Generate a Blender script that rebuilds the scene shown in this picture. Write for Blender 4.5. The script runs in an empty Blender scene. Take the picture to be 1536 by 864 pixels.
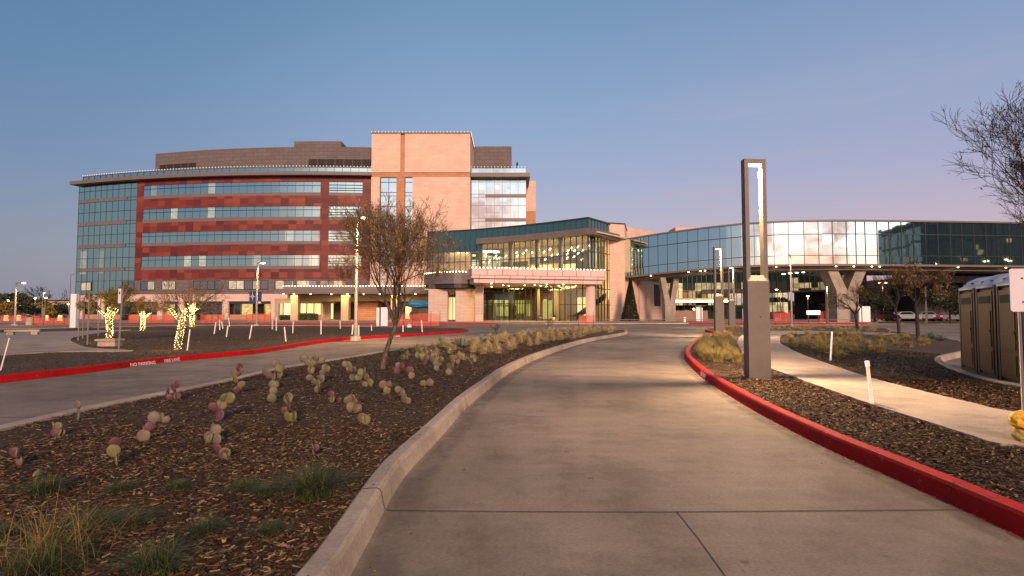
import bpy, math, random
from mathutils import Vector, Matrix
R = random.Random(7)
scene = bpy.context.scene
COL = scene.collection
PI = math.pi

# ------------------------------------------------------------------ camera
F = 800.0
TH = math.atan(36 / F)
CT, ST = math.cos(TH), math.sin(TH)
EYE = 1.5
cam_d = bpy.data.cameras.new('camera')
cam_d.lens = 36 * F / 1536
cam_d.sensor_width = 36
cam_d.clip_start = 0.05
cam_d.clip_end = 6000
cam = bpy.data.objects.new('camera', cam_d)
COL.objects.link(cam)
cam.location = (0, 0, EYE)
cam.rotation_euler = (PI / 2 + TH, 0, 0)
scene.camera = cam

def ray(px, py):
    u = (px - 768) / F; v = (432 - py) / F
    return Vector((u, CT - v * ST, ST + v * CT))
def PY(px, py, Y):
    "point of the photographed place seen at a pixel, at depth Y"
    d = ray(px, py); t = Y / d.y
    return Vector((d.x * t, Y, EYE + d.z * t))
def PH(px, py, h):
    "same, at height h"
    d = ray(px, py); t = (h - EYE) / d.z
    return Vector((d.x * t, d.y * t, h))
def ZH(py, Y):
    return PY(768, py, Y).z
def XY(px, py, Y):
    return PY(px, py, Y).x

# ------------------------------------------------------------------ materials
def _n(nt, t, **kw):
    n = nt.nodes.new(t)
    for k, v in kw.items(): setattr(n, k, v)
    return n
def _in(nt, sock, v):
    if hasattr(v, 'is_output') or isinstance(v, bpy.types.NodeSocket): nt.links.new(v, sock)
    elif isinstance(v, tuple) and len(v) == 3 and sock.type == 'RGBA': sock.default_value = (*v, 1)
    else: sock.default_value = v
def mth(nt, op, a, b=0.0, c=None):
    n = _n(nt, 'ShaderNodeMath', operation=op)
    _in(nt, n.inputs[0], a); _in(nt, n.inputs[1], b)
    if c is not None: _in(nt, n.inputs[2], c)
    return n.outputs[0]
def sstep(nt, x, a, b):
    n = _n(nt, 'ShaderNodeMapRange', interpolation_type='SMOOTHSTEP')
    _in(nt, n.inputs[0], x); n.inputs[1].default_value = a; n.inputs[2].default_value = b
    return n.outputs[0]
def mixc(nt, f, a, b, mode='MIX'):
    n = _n(nt, 'ShaderNodeMix', data_type='RGBA', blend_type=mode)
    _in(nt, n.inputs[0], f); _in(nt, n.inputs[6], a); _in(nt, n.inputs[7], b)
    return n.outputs[2]
def ramp(nt, x, stops):
    n = _n(nt, 'ShaderNodeValToRGB')
    cr = n.color_ramp
    while len(cr.elements) < len(stops): cr.elements.new(0.5)
    for e, (p, c) in zip(cr.elements, stops):
        e.position = p; e.color = (*c, 1) if len(c) == 3 else c
    _in(nt, n.inputs[0], x)
    return n.outputs[0]
def noise(nt, vec, scale, detail=4, rough=0.55, out=0):
    n = _n(nt, 'ShaderNodeTexNoise')
    n.inputs['Scale'].default_value = scale; n.inputs['Detail'].default_value = detail
    n.inputs['Roughness'].default_value = rough
    if vec is not None: nt.links.new(vec, n.inputs['Vector'])
    return n.outputs[out]
MATS = {}
def new_mat(name):
    m = bpy.data.materials.new(name); m.use_nodes = True
    nt = m.node_tree
    b = nt.nodes['Principled BSDF']
    MATS[name] = m
    return m, nt, b
def coord(nt, kind='Object', scale=None):
    o = _n(nt, 'ShaderNodeTexCoord').outputs[kind]
    if scale:
        mp = _n(nt, 'ShaderNodeMapping'); mp.inputs['Scale'].default_value = scale
        nt.links.new(o, mp.inputs[0]); o = mp.outputs[0]
    return o
def bump(nt, b, h, strength=0.3, dist=0.02):
    n = _n(nt, 'ShaderNodeBump'); n.inputs['Strength'].default_value = strength
    n.inputs['Distance'].default_value = dist
    nt.links.new(h, n.inputs['Height']); nt.links.new(n.outputs[0], b.inputs['Normal'])
def plain(name, col, rough=0.6, metal=0.0, var=0.15, scale=3.0, bmp=0.15, spec=0.4):
    m, nt, b = new_mat(name)
    co = coord(nt)
    f = noise(nt, co, scale, 5)
    dark = tuple(c * (1 - var) for c in col); lite = tuple(min(1, c * (1 + var)) for c in col)
    nt.links.new(ramp(nt, f, [(0.3, dark), (0.7, lite)]), b.inputs['Base Color'])
    b.inputs['Roughness'].default_value = rough; b.inputs['Metallic'].default_value = metal
    b.inputs['Specular IOR Level'].default_value = spec
    if bmp: bump(nt, b, noise(nt, co, scale * 14, 3), bmp, 0.01)
    return m
def emit(name, col, strength, base=(0.8, 0.8, 0.8)):
    m, nt, b = new_mat(name)
    b.inputs['Base Color'].default_value = (*base, 1)
    b.inputs['Emission Color'].default_value = (*col, 1)
    b.inputs['Emission Strength'].default_value = strength
    return m
def cellnoise(nt, uv, w, h, seed=0.0, shift=False):
    "one random value per w x h metre cell of the uv map"
    s = _n(nt, 'ShaderNodeSeparateXYZ'); nt.links.new(uv, s.inputs[0])
    r = mth(nt, 'FLOOR', mth(nt, 'DIVIDE', s.outputs[1], h))
    c = mth(nt, 'FLOOR', mth(nt, 'DIVIDE', s.outputs[0], w))
    cb = _n(nt, 'ShaderNodeCombineXYZ')
    nt.links.new(c, cb.inputs[0]); nt.links.new(r, cb.inputs[1]); cb.inputs[2].default_value = seed
    wn = _n(nt, 'ShaderNodeTexWhiteNoise', noise_dimensions='3D')
    nt.links.new(cb.outputs[0], wn.inputs['Vector'])
    return wn.outputs['Value'], wn.outputs['Color'], s

def concrete(name, col, stain=0.25, lines=0.0):
    m, nt, b = new_mat(name)
    co = coord(nt)
    big = noise(nt, co, 0.22, 6, 0.6)
    mid = noise(nt, co, 1.6, 6, 0.65)
    fine = noise(nt, coord(nt, 'Object', (1, 2.2, 1)), 34, 4, 0.8)
    streak = noise(nt, coord(nt, 'Object', (0.5, 9, 1)), 0.9, 5, 0.6)
    c = ramp(nt, big, [(0.32, tuple(x * (1 - stain) for x in col)), (0.68, tuple(x * (1 + stain * .5) for x in col))])
    c = mixc(nt, 0.55, c, ramp(nt, mid, [(0.3, (0.62, 0.58, 0.56)), (0.62, (1.0, 1.0, 1.0))]), 'MULTIPLY')
    c = mixc(nt, 0.28, c, ramp(nt, streak, [(0.35, (0.72, 0.70, 0.70)), (0.6, (1, 1, 1))]), 'MULTIPLY')
    blot = noise(nt, co, 0.75, 8, 0.72)
    c = mixc(nt, 0.55, c, ramp(nt, blot, [(0.42, (0.62, 0.60, 0.60)), (0.50, (0.95, 0.95, 0.95)), (0.62, (1.12, 1.10, 1.06))]), 'MULTIPLY')
    c = mixc(nt, 0.9, c, ramp(nt, fine, [(0.32, (0.66, 0.64, 0.62)), (0.62, (1.10, 1.10, 1.10))]), 'MULTIPLY')
    v = _n(nt, 'ShaderNodeTexVoronoi'); v.inputs['Scale'].default_value = 1.9; nt.links.new(co, v.inputs['Vector'])
    spot = ramp(nt, v.outputs['Distance'], [(0.0, (0.35, 0.3, 0.28)), (0.045, (0.6, 0.57, 0.55)), (0.07, (1, 1, 1))])
    c = mixc(nt, 0.7, c, spot, 'MULTIPLY')
    crk = _n(nt, 'ShaderNodeTexVoronoi', feature='DISTANCE_TO_EDGE'); crk.inputs['Scale'].default_value = 0.33
    nzc = _n(nt, 'ShaderNodeVectorMath', operation='ADD'); nt.links.new(co, nzc.inputs[0]); nt.links.new(noise(nt, co, 1.5, 5, 0.6, 1), nzc.inputs[1]); nt.links.new(nzc.outputs[0], crk.inputs['Vector'])
    c = mixc(nt, mth(nt, 'MULTIPLY', 0.55, sstep(nt, noise(nt, co, 0.3, 2), 0.5, 0.62)), c, ramp(nt, crk.outputs['Distance'], [(0.0, (0.35, 0.32, 0.3)), (0.003, (0.7, 0.68, 0.66)), (0.006, (1, 1, 1))]), 'MULTIPLY')
    nt.links.new(c, b.inputs['Base Color'])
    b.inputs['Roughness'].default_value = 0.85
    b.inputs['Specular IOR Level'].default_value = 0.25
    bump(nt, b, fine, 0.4, 0.006)
    return m
concrete('road_concrete', (0.32, 0.24, 0.18), 0.42)
concrete('kerb_concrete', (0.50, 0.39, 0.30), 0.22)
concrete('path_concrete', (0.42, 0.325, 0.255), 0.12)
concrete('pier_concrete', (0.42, 0.36, 0.31), 0.12)
plain('joint', (0.07, 0.05, 0.04), 0.9)
# red kerb paint, scuffed
m, nt, b = new_mat('red_paint')
co = coord(nt)
c = ramp(nt, noise(nt, co, 1.5, 6), [(0.3, (0.33, 0.003, 0.004)), (0.7, (0.48, 0.007, 0.007))])
c = mixc(nt, ramp(nt, noise(nt, co, 14, 7, 0.75), [(0.60, (0, 0, 0)), (0.68, (1, 1, 1))]), c, (0.30, 0.13, 0.09))
c = mixc(nt, mth(nt, 'MULTIPLY', 0.7, ramp(nt, noise(nt, coord(nt, 'Object', (3, 3, 12)), 5, 6, 0.7), [(0.58, (0, 0, 0)), (0.70, (1, 1, 1))])), c, (0.10, 0.02, 0.018))
nt.links.new(c, b.inputs['Base Color']); b.inputs['Roughness'].default_value = 0.7; b.inputs['Specular IOR Level'].default_value = 0.15
bump(nt, b, noise(nt, co, 70, 3), 0.3, 0.004)
# mulch
m, nt, b = new_mat('mulch')
co = coord(nt)
st = noise(nt, coord(nt, 'Object', (30, 60, 40)), 1.5, 7, 0.75)
c = ramp(nt, st, [(0.32, (0.006, 0.0035, 0.0015)), (0.47, (0.040, 0.020, 0.007)), (0.60, (0.125, 0.066, 0.022)), (0.74, (0.30, 0.17, 0.065))])
c = mixc(nt, 0.6, c, ramp(nt, noise(nt, co, 0.5, 4), [(0.3, (0.6, 0.55, 0.5)), (0.7, (1.15, 1.1, 1.05))]), 'MULTIPLY')
nt.links.new(c, b.inputs['Base Color']); b.inputs['Roughness'].default_value = 0.95
bump(nt, b, st, 0.9, 0.03)
def islandmat(name, stops, rough=0.8, trans=0.0):
    m, nt, b = new_mat(name)
    g = _n(nt, 'ShaderNodeNewGeometry')
    nt.links.new(ramp(nt, g.outputs['Random Per Island'], stops), b.inputs['Base Color'])
    b.inputs['Roughness'].default_value = rough
    b.inputs['Specular IOR Level'].default_value = 0.2
    return m
islandmat('wood_chip', [(0, (0.03, 0.012, 0.005)), (0.55, (0.08, 0.038, 0.017)), (0.85, (0.17, 0.095, 0.045)), (1, (0.36, 0.24, 0.13))])
islandmat('dry_leaf', [(0, (0.14, 0.07, 0.022)), (0.5, (0.32, 0.18, 0.05)), (0.8, (0.26, 0.20, 0.05)), (1, (0.45, 0.24, 0.08))])
islandmat('lit_leaf', [(0, (0.12, 0.09, 0.015)), (0.5, (0.20, 0.16, 0.03)), (1, (0.30, 0.20, 0.05))])
islandmat('tan_blade', [(0, (0.22, 0.16, 0.07)), (0.45, (0.48, 0.36, 0.18)), (0.8, (0.64, 0.49, 0.26)), (1, (0.24, 0.23, 0.09))])
islandmat('gold_blade', [(0, (0.12, 0.13, 0.04)), (0.5, (0.36, 0.26, 0.09)), (1, (0.55, 0.40, 0.17))])
islandmat('long_blade', [(0, (0.05, 0.07, 0.02)), (0.5, (0.16, 0.12, 0.04)), (1, (0.34, 0.20, 0.07))])
islandmat('green_blade', [(0, (0.03, 0.045, 0.018)), (0.6, (0.06, 0.085, 0.032)), (0.85, (0.12, 0.11, 0.045)), (1, (0.24, 0.17, 0.08))])
islandmat('dark_leaf', [(0, (0.012, 0.02, 0.010)), (0.6, (0.03, 0.045, 0.022)), (1, (0.06, 0.06, 0.035))])
islandmat('agave_leaf', [(0, (0.12, 0.18, 0.14)), (1, (0.22, 0.28, 0.22))], 0.6)
def pad_mat(name, a, bcol):
    m, nt, b = new_mat(name)
    co = coord(nt)
    v = _n(nt, 'ShaderNodeTexVoronoi'); v.inputs['Scale'].default_value = 55; nt.links.new(co, v.inputs['Vector'])
    v.inputs['Randomness'].default_value = 0.25
    c = ramp(nt, noise(nt, co, 9, 3), [(0.35, a), (0.65, bcol)])
    c = mixc(nt, ramp(nt, v.outputs['Distance'], [(0.16, (1, 1, 1)), (0.3, (0, 0, 0))]), c, (0.20, 0.13, 0.085))
    nt.links.new(c, b.inputs['Base Color']); b.inputs['Roughness'].default_value = 0.6
pad_mat('pad_green', (0.10, 0.10, 0.04), (0.14, 0.12, 0.065))
pad_mat('pad_purple', (0.075, 0.020, 0.038), (0.125, 0.045, 0.055))
pad_mat('pad_pink', (0.14, 0.088, 0.065), (0.15, 0.12, 0.072))
pad_mat('pad_yellow', (0.16, 0.145, 0.034), (0.12, 0.115, 0.045))
m, nt, b = new_mat('bark')
co = coord(nt, 'Object', (1, 1, 0.35))
f = noise(nt, co, 30, 6, 0.7)
nt.links.new(ramp(nt, f, [(0.38, (0.035, 0.022, 0.016)), (0.55, (0.11, 0.075, 0.055)), (0.72, (0.26, 0.19, 0.145))]), b.inputs['Base Color'])
b.inputs['Roughness'].default_value = 0.9; bump(nt, b, f, 0.6, 0.01)
plain('twig', (0.17, 0.115, 0.075), 0.9)
plain('dark_bark', (0.035, 0.025, 0.022), 0.9)
# stone blocks
def stone(name, a, bcol, mortar, w=1.2, h=0.3, ms=0.012):
    m, nt, b = new_mat(name)
    uv = coord(nt, 'UV')
    br = _n(nt, 'ShaderNodeTexBrick'); nt.links.new(uv, br.inputs['Vector'])
    br.inputs['Scale'].default_value = 1.0
    br.inputs['Brick Width'].default_value = w; br.inputs['Row Height'].default_value = h
    br.inputs['Mortar Size'].default_value = ms; br.inputs['Mortar Smooth'].default_value = 0.3
    br.inputs['Color1'].default_value = (*a, 1); br.inputs['Color2'].default_value = (*bcol, 1)
    br.inputs['Mortar'].default_value = (*mortar, 1)
    c = mixc(nt, 0.5, br.outputs['Color'], ramp(nt, noise(nt, uv, 0.5, 6), [(0.3, (0.8, 0.76, 0.72)), (0.7, (1.08, 1.06, 1.04))]), 'MULTIPLY')
    nt.links.new(c, b.inputs['Base Color']); b.inputs['Roughness'].default_value = 0.85
    bump(nt, b, br.outputs['Fac'], -0.3, 0.01)
stone('limestone', (0.74, 0.53, 0.42), (0.68, 0.47, 0.37), (0.58, 0.40, 0.31), 1.3, 0.42, 0.02)
stone('sandstone', (0.54, 0.27, 0.15), (0.46, 0.22, 0.12), (0.34, 0.17, 0.10), 1.0, 0.35, 0.03)
stone('pillar_stone', (0.66, 0.50, 0.42), (0.58, 0.43, 0.35), (0.42, 0.30, 0.24), 1.2, 0.22, 0.02)
stone('band_stone', (0.70, 0.51, 0.44), (0.65, 0.46, 0.40), (0.54, 0.38, 0.32), 1.6, 0.8, 0.02)
stone('canopy_panel', (0.72, 0.54, 0.50), (0.68, 0.51, 0.47), (0.28, 0.18, 0.15), 2.15, 1.3, 0.05)
stone('metal_panel', (0.155, 0.13, 0.135), (0.135, 0.112, 0.116), (0.08, 0.066, 0.068), 1.8, 0.75, 0.035)
stone('fence_block', (0.34, 0.22, 0.16), (0.28, 0.18, 0.13), (0.18, 0.12, 0.09), 0.6, 0.2, 0.01)
# terracotta rain-screen panels in three reds
m, nt, b = new_mat('terracotta')
uv = coord(nt, 'UV')
val, colr, s = cellnoise(nt, uv, 1.52, 0.97, 3.0)
c = ramp(nt, val, [(0.0, (0.085, 0.012, 0.013)), (0.3, (0.13, 0.018, 0.016)), (0.6, (0.165, 0.028, 0.019)), (0.85, (0.23, 0.050, 0.030)), (1.0, (0.11, 0.018, 0.022))])
nt.nodes[-1].color_ramp.interpolation = 'LINEAR'
br = _n(nt, 'ShaderNodeTexBrick', offset=0.0); nt.links.new(uv, br.inputs['Vector'])
br.inputs['Scale'].default_value = 1; br.inputs['Brick Width'].default_value = 1.52; br.inputs['Row Height'].default_value = 0.97
br.inputs['Mortar Size'].default_value = 0.02
c = mixc(nt, mth(nt, 'MULTIPLY', br.outputs['Fac'], 0.5), c, (0.07, 0.015, 0.012))
nt.links.new(c, b.inputs['Base Color']); b.inputs['Roughness'].default_value = 0.6
plain('grey_metal', (0.155, 0.13, 0.13), 0.5, 0.0, 0.08, 0.6, 0)
plain('warm_grey', (0.20, 0.155, 0.135), 0.6, 0.0, 0.08, 0.6, 0)
plain('dark_metal', (0.045, 0.04, 0.042), 0.5, 0.2, 0.1, 2, 0)
plain('mullion', (0.05, 0.055, 0.055), 0.45, 0.3, 0.1, 2, 0)
plain('light_mullion', (0.20, 0.17, 0.16), 0.45, 0.2, 0.1, 2, 0)
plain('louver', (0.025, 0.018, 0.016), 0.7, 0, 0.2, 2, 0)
plain('column_lamp_paint', (0.15, 0.125, 0.105), 0.5, 0.1, 0.1, 4, 0.1)
plain('pole_paint', (0.24, 0.20, 0.18), 0.5, 0.2, 0.1, 3, 0)
plain('white_paint', (0.78, 0.76, 0.76), 0.5, 0, 0.06, 2, 0)
plain('stake_white', (0.74, 0.66, 0.60), 0.5, 0, 0.08, 5, 0)
plain('sign_back', (0.62, 0.57, 0.62), 0.45, 0.1, 0.06, 2, 0)
plain('navy', (0.012, 0.04, 0.12), 0.6, 0, 0.3, 2, 0)
plain('ceiling', (0.62, 0.52, 0.36), 0.8, 0, 0.05, 1, 0)
plain('inner_wall', (0.62, 0.52, 0.34), 0.8, 0, 0.1, 0.3, 0)
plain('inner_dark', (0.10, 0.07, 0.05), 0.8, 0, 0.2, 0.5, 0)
plain('brown_wall', (0.12, 0.035, 0.022), 0.6, 0, 0.15, 0.6, 0)
plain('roofing', (0.16, 0.13, 0.12), 0.9)
plain('tan_plaster', (0.42, 0.31, 0.22), 0.85, 0, 0.1, 0.5, 0.1)
plain('toilet_brown', (0.085, 0.042, 0.014), 0.45, 0, 0.15, 2.5, 0.15)
plain('toilet_trim', (0.045, 0.03, 0.024), 0.5, 0, 0.1, 3, 0)
plain('toilet_roof', (0.48, 0.45, 0.49), 0.4, 0, 0.06, 3, 0)
plain('bag_yellow', (0.75, 0.40, 0.02), 0.45, 0, 0.25, 12, 0.4)
plain('bag_net', (0.50, 0.36, 0.10), 0.7, 0, 0.4, 30, 0.5)
plain('tyre', (0.02, 0.02, 0.02), 0.8, 0, 0.1, 5, 0)
plain('car_window', (0.02, 0.025, 0.03), 0.08, 0, 0.1, 5, 0)
plain('tarp_blue', (0.02, 0.17, 0.30), 0.5, 0, 0.2, 2, 0.3)
plain('orange_plastic', (0.65, 0.12, 0.04), 0.5, 0, 0.1, 3, 0)
plain('terracotta_pot', (0.55, 0.40, 0.30), 0.6, 0, 0.1, 3, 0)
plain('distant_wall', (0.45, 0.30, 0.23), 0.9, 0, 0.15, 0.05, 0)
plain('asphalt', (0.14, 0.115, 0.105), 0.9, 0, 0.25, 0.1, 0.2)
plain('soil', (0.085, 0.05, 0.032), 0.95, 0, 0.3, 0.2, 0.3)
m, nt, b = new_mat('car_paint')
oi = _n(nt, 'ShaderNodeObjectInfo'); nt.links.new(oi.outputs['Color'], b.inputs['Base Color'])
b.inputs['Roughness'].default_value = 0.25; b.inputs['Coat Weight'].default_value = 0.6
# orange safety netting: real holes
m, nt, b = new_mat('netting')
uv = coord(nt, 'UV')
s = _n(nt, 'ShaderNodeSeparateXYZ'); nt.links.new(uv, s.inputs[0])
hx = mth(nt, 'FRACT', mth(nt, 'MULTIPLY', s.outputs[0], 9.0)); hz = mth(nt, 'FRACT', mth(nt, 'MULTIPLY', s.outputs[1], 12.0))
a1 = mth(nt, 'MAXIMUM', mth(nt, 'LESS_THAN', hx, 0.3), mth(nt, 'LESS_THAN', hz, 0.3))
nt.links.new(a1, b.inputs['Alpha']); b.inputs['Base Color'].default_value = (0.62, 0.09, 0.05, 1)

# reflective coated glass; lit rooms show as lit panes
def glass_wall(name, body, refl, rfac, lit=0.0, litcol=(1.0, 0.72, 0.38), lits=1.0, cw=1.52, ch=4.43, seed=1.0, wob=0.012):
    m, nt, b = new_mat(name)
    out = nt.nodes['Material Output']; nt.nodes.remove(b)
    uv = coord(nt, 'UV')
    val, colr, s = cellnoise(nt, uv, cw, ch, seed)
    base = _n(nt, 'ShaderNodeBsdfDiffuse')
    bc = mixc(nt, mth(nt, 'MULTIPLY', val, 0.5), body, tuple(c * 0.6 for c in body))
    nt.links.new(bc, base.inputs[0])
    sh = base.outputs[0]
    if lit > 0:
        em = _n(nt, 'ShaderNodeEmission')
        v2, _, _ = cellnoise(nt, uv, cw, ch, seed + 9)
        inside = noise(nt, coord(nt, 'UV', (1.0, 1.6, 1)), 1.1, 4, 0.7)
        ec = mixc(nt, ramp(nt, inside, [(0.35, (0, 0, 0)), (0.65, (1, 1, 1))]), tuple(c * 0.45 for c in litcol), litcol)
        nt.links.new(ec, em.inputs[0])
        on = mth(nt, 'LESS_THAN', v2, lit)
        v3, _, _ = cellnoise(nt, uv, cw, ch, seed + 21)
        nt.links.new(mth(nt, 'MULTIPLY', on, mth(nt, 'MULTIPLY', mth(nt, 'ADD', v3, 0.35), lits)), em.inputs[1])
        ad = _n(nt, 'ShaderNodeAddShader'); nt.links.new(sh, ad.inputs[0]); nt.links.new(em.outputs[0], ad.inputs[1])
        sh = ad.outputs[0]
    gl = _n(nt, 'ShaderNodeBsdfGlossy'); gl.inputs['Color'].default_value = (*refl, 1); gl.inputs['Roughness'].default_value = 0.03
    # each pane sits a hair out of true, and bows slightly
    geo = _n(nt, 'ShaderNodeNewGeometry')
    nz = noise(nt, coord(nt, 'UV'), 0.35, 2, 0.5, 1)
    vm = _n(nt, 'ShaderNodeVectorMath', operation='ADD'); nt.links.new(colr, vm.inputs[0]); nt.links.new(nz, vm.inputs[1])
    sub = _n(nt, 'ShaderNodeVectorMath', operation='SUBTRACT'); nt.links.new(vm.outputs[0], sub.inputs[0]); sub.inputs[1].default_value = (1, 1, 1)
    sc = _n(nt, 'ShaderNodeVectorMath', operation='SCALE'); nt.links.new(sub.outputs[0], sc.inputs[0]); sc.inputs['Scale'].default_value = wob
    ad2 = _n(nt, 'ShaderNodeVectorMath', operation='ADD'); nt.links.new(geo.outputs['Normal'], ad2.inputs[0]); nt.links.new(sc.outputs[0], ad2.inputs[1])
    nn = _n(nt, 'ShaderNodeVectorMath', operation='NORMALIZE'); nt.links.new(ad2.outputs[0], nn.inputs[0])
    nt.links.new(nn.outputs[0], gl.inputs['Normal'])
    fr = _n(nt, 'ShaderNodeFresnel'); fr.inputs[0].default_value = 1.5
    fac = mth(nt, 'MINIMUM', mth(nt, 'ADD', mth(nt, 'MULTIPLY', fr.outputs[0], 0.8), rfac), 1.0)
    mx = _n(nt, 'ShaderNodeMixShader'); nt.links.new(fac, mx.inputs[0])
    nt.links.new(sh, mx.inputs[1]); nt.links.new(gl.outputs[0], mx.inputs[2]); nt.links.new(mx.outputs[0], out.inputs[0])
    return m
glass_wall('curtain_glass', (0.02, 0.055, 0.048), (0.85, 1.0, 0.88), 0.60, 0.04, (1.0, 0.75, 0.42), 0.7, 1.5, 4.43, 2.0)
glass_wall('ribbon_glass', (0.06, 0.10, 0.10), (0.80, 0.98, 0.95), 0.56, 0.13, (1.0, 0.80, 0.52), 0.8, 1.5, 4.43, 5.0)
glass_wall('low_glass', (0.07, 0.07, 0.07), (0.75, 0.75, 0.80), 0.30, 0.34, (1.0, 0.72, 0.40), 0.7, 1.5, 4.43, 8.0)
glass_wall('ground_glass', (0.025, 0.03, 0.03), (0.6, 0.7, 0.65), 0.20, 0.10, (1.0, 0.66, 0.22), 1.1, 2.2, 6, 4.0)
glass_wall('bay_glass', (0.10, 0.12, 0.13), (0.86, 0.96, 1.0), 0.56, 0.0, (1, .8, .5), 1, 1.3, 1.5, 3.0)
glass_wall('bridge_glass', (0.04, 0.07, 0.08), (0.70, 0.90, 0.95), 0.74, 0.0, (1, .8, .5), 1, 2.0, 3, 6.0, 0.011)
glass_wall('office_glass', (0.012, 0.018, 0.016), (0.30, 0.36, 0.34), 0.10, 0.05, (1.0, 0.60, 0.22), 0.6, 1.2, 1.0, 7.5)
glass_wall('green_panel', (0.018, 0.045, 0.038), (0.50, 0.78, 0.70), 0.27, 0.0, (1, .8, .5), 1, 1.05, 3, 6.5)
glass_wall('wing_glass', (0.05, 0.07, 0.05), (0.5, 0.6, 0.55), 0.22, 0.65, (0.95, 0.74, 0.38), 0.8, 1.25, 2.9, 6.0)
glass_wall('night_glass', (0.015, 0.03, 0.025), (0.4, 0.55, 0.5), 0.15, 0.32, (1.0, 0.72, 0.34), 0.5, 1.2, 1.0, 7.0)
# clear glass in front of real rooms
m, nt, b = new_mat('clear_glass')
out = nt.nodes['Material Output']; nt.nodes.remove(b)
tr = _n(nt, 'ShaderNodeBsdfTransparent'); tr.inputs[0].default_value = (0.74, 0.80, 0.70, 1)
gl = _n(nt, 'ShaderNodeBsdfGlossy'); gl.inputs['Color'].default_value = (0.75, 0.9, 0.85, 1); gl.inputs['Roughness'].default_value = 0.02
fr = _n(nt, 'ShaderNodeFresnel'); fr.inputs[0].default_value = 1.5
mx = _n(nt, 'ShaderNodeMixShader'); nt.links.new(mth(nt, 'ADD', fr.outputs[0], 0.16), mx.inputs[0])
nt.links.new(tr.outputs[0], mx.inputs[1]); nt.links.new(gl.outputs[0], mx.inputs[2]); nt.links.new(mx.outputs[0], out.inputs[0])
emit('bulb', (1.0, 0.72, 0.36), 9)
emit('roof_bulb', (1.0, 0.66, 0.36), 1.4)
emit('fairy', (1.0, 0.70, 0.18), 7)
emit('lamp_warm', (1.0, 0.66, 0.32), 22)
plain('mullion_thin', (0.035, 0.06, 0.06), 0.4, 0.2, 0.1, 2, 0)
emit('side_glow', (1.0, 0.66, 0.36), 1.5)
emit('lamp_strip', (1.0, 0.72, 0.42), 10)
emit('downlight', (1.0, 0.78, 0.40), 14)
emit('pendant_glow', (1.0, 0.86, 0.62), 7)
emit('room_glow', (1.0, 0.74, 0.30), 0.9, (0.6, 0.5, 0.3))
emit('room_glow_dim', (1.0, 0.70, 0.30), 0.35, (0.5, 0.4, 0.25))
emit('tail_red', (1.0, 0.04, 0.03), 4, (0.5, 0.02, 0.02))
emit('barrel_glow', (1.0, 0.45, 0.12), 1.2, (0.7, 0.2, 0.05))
emit('sign_glow', (1.0, 0.95, 0.88), 0.9)

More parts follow.
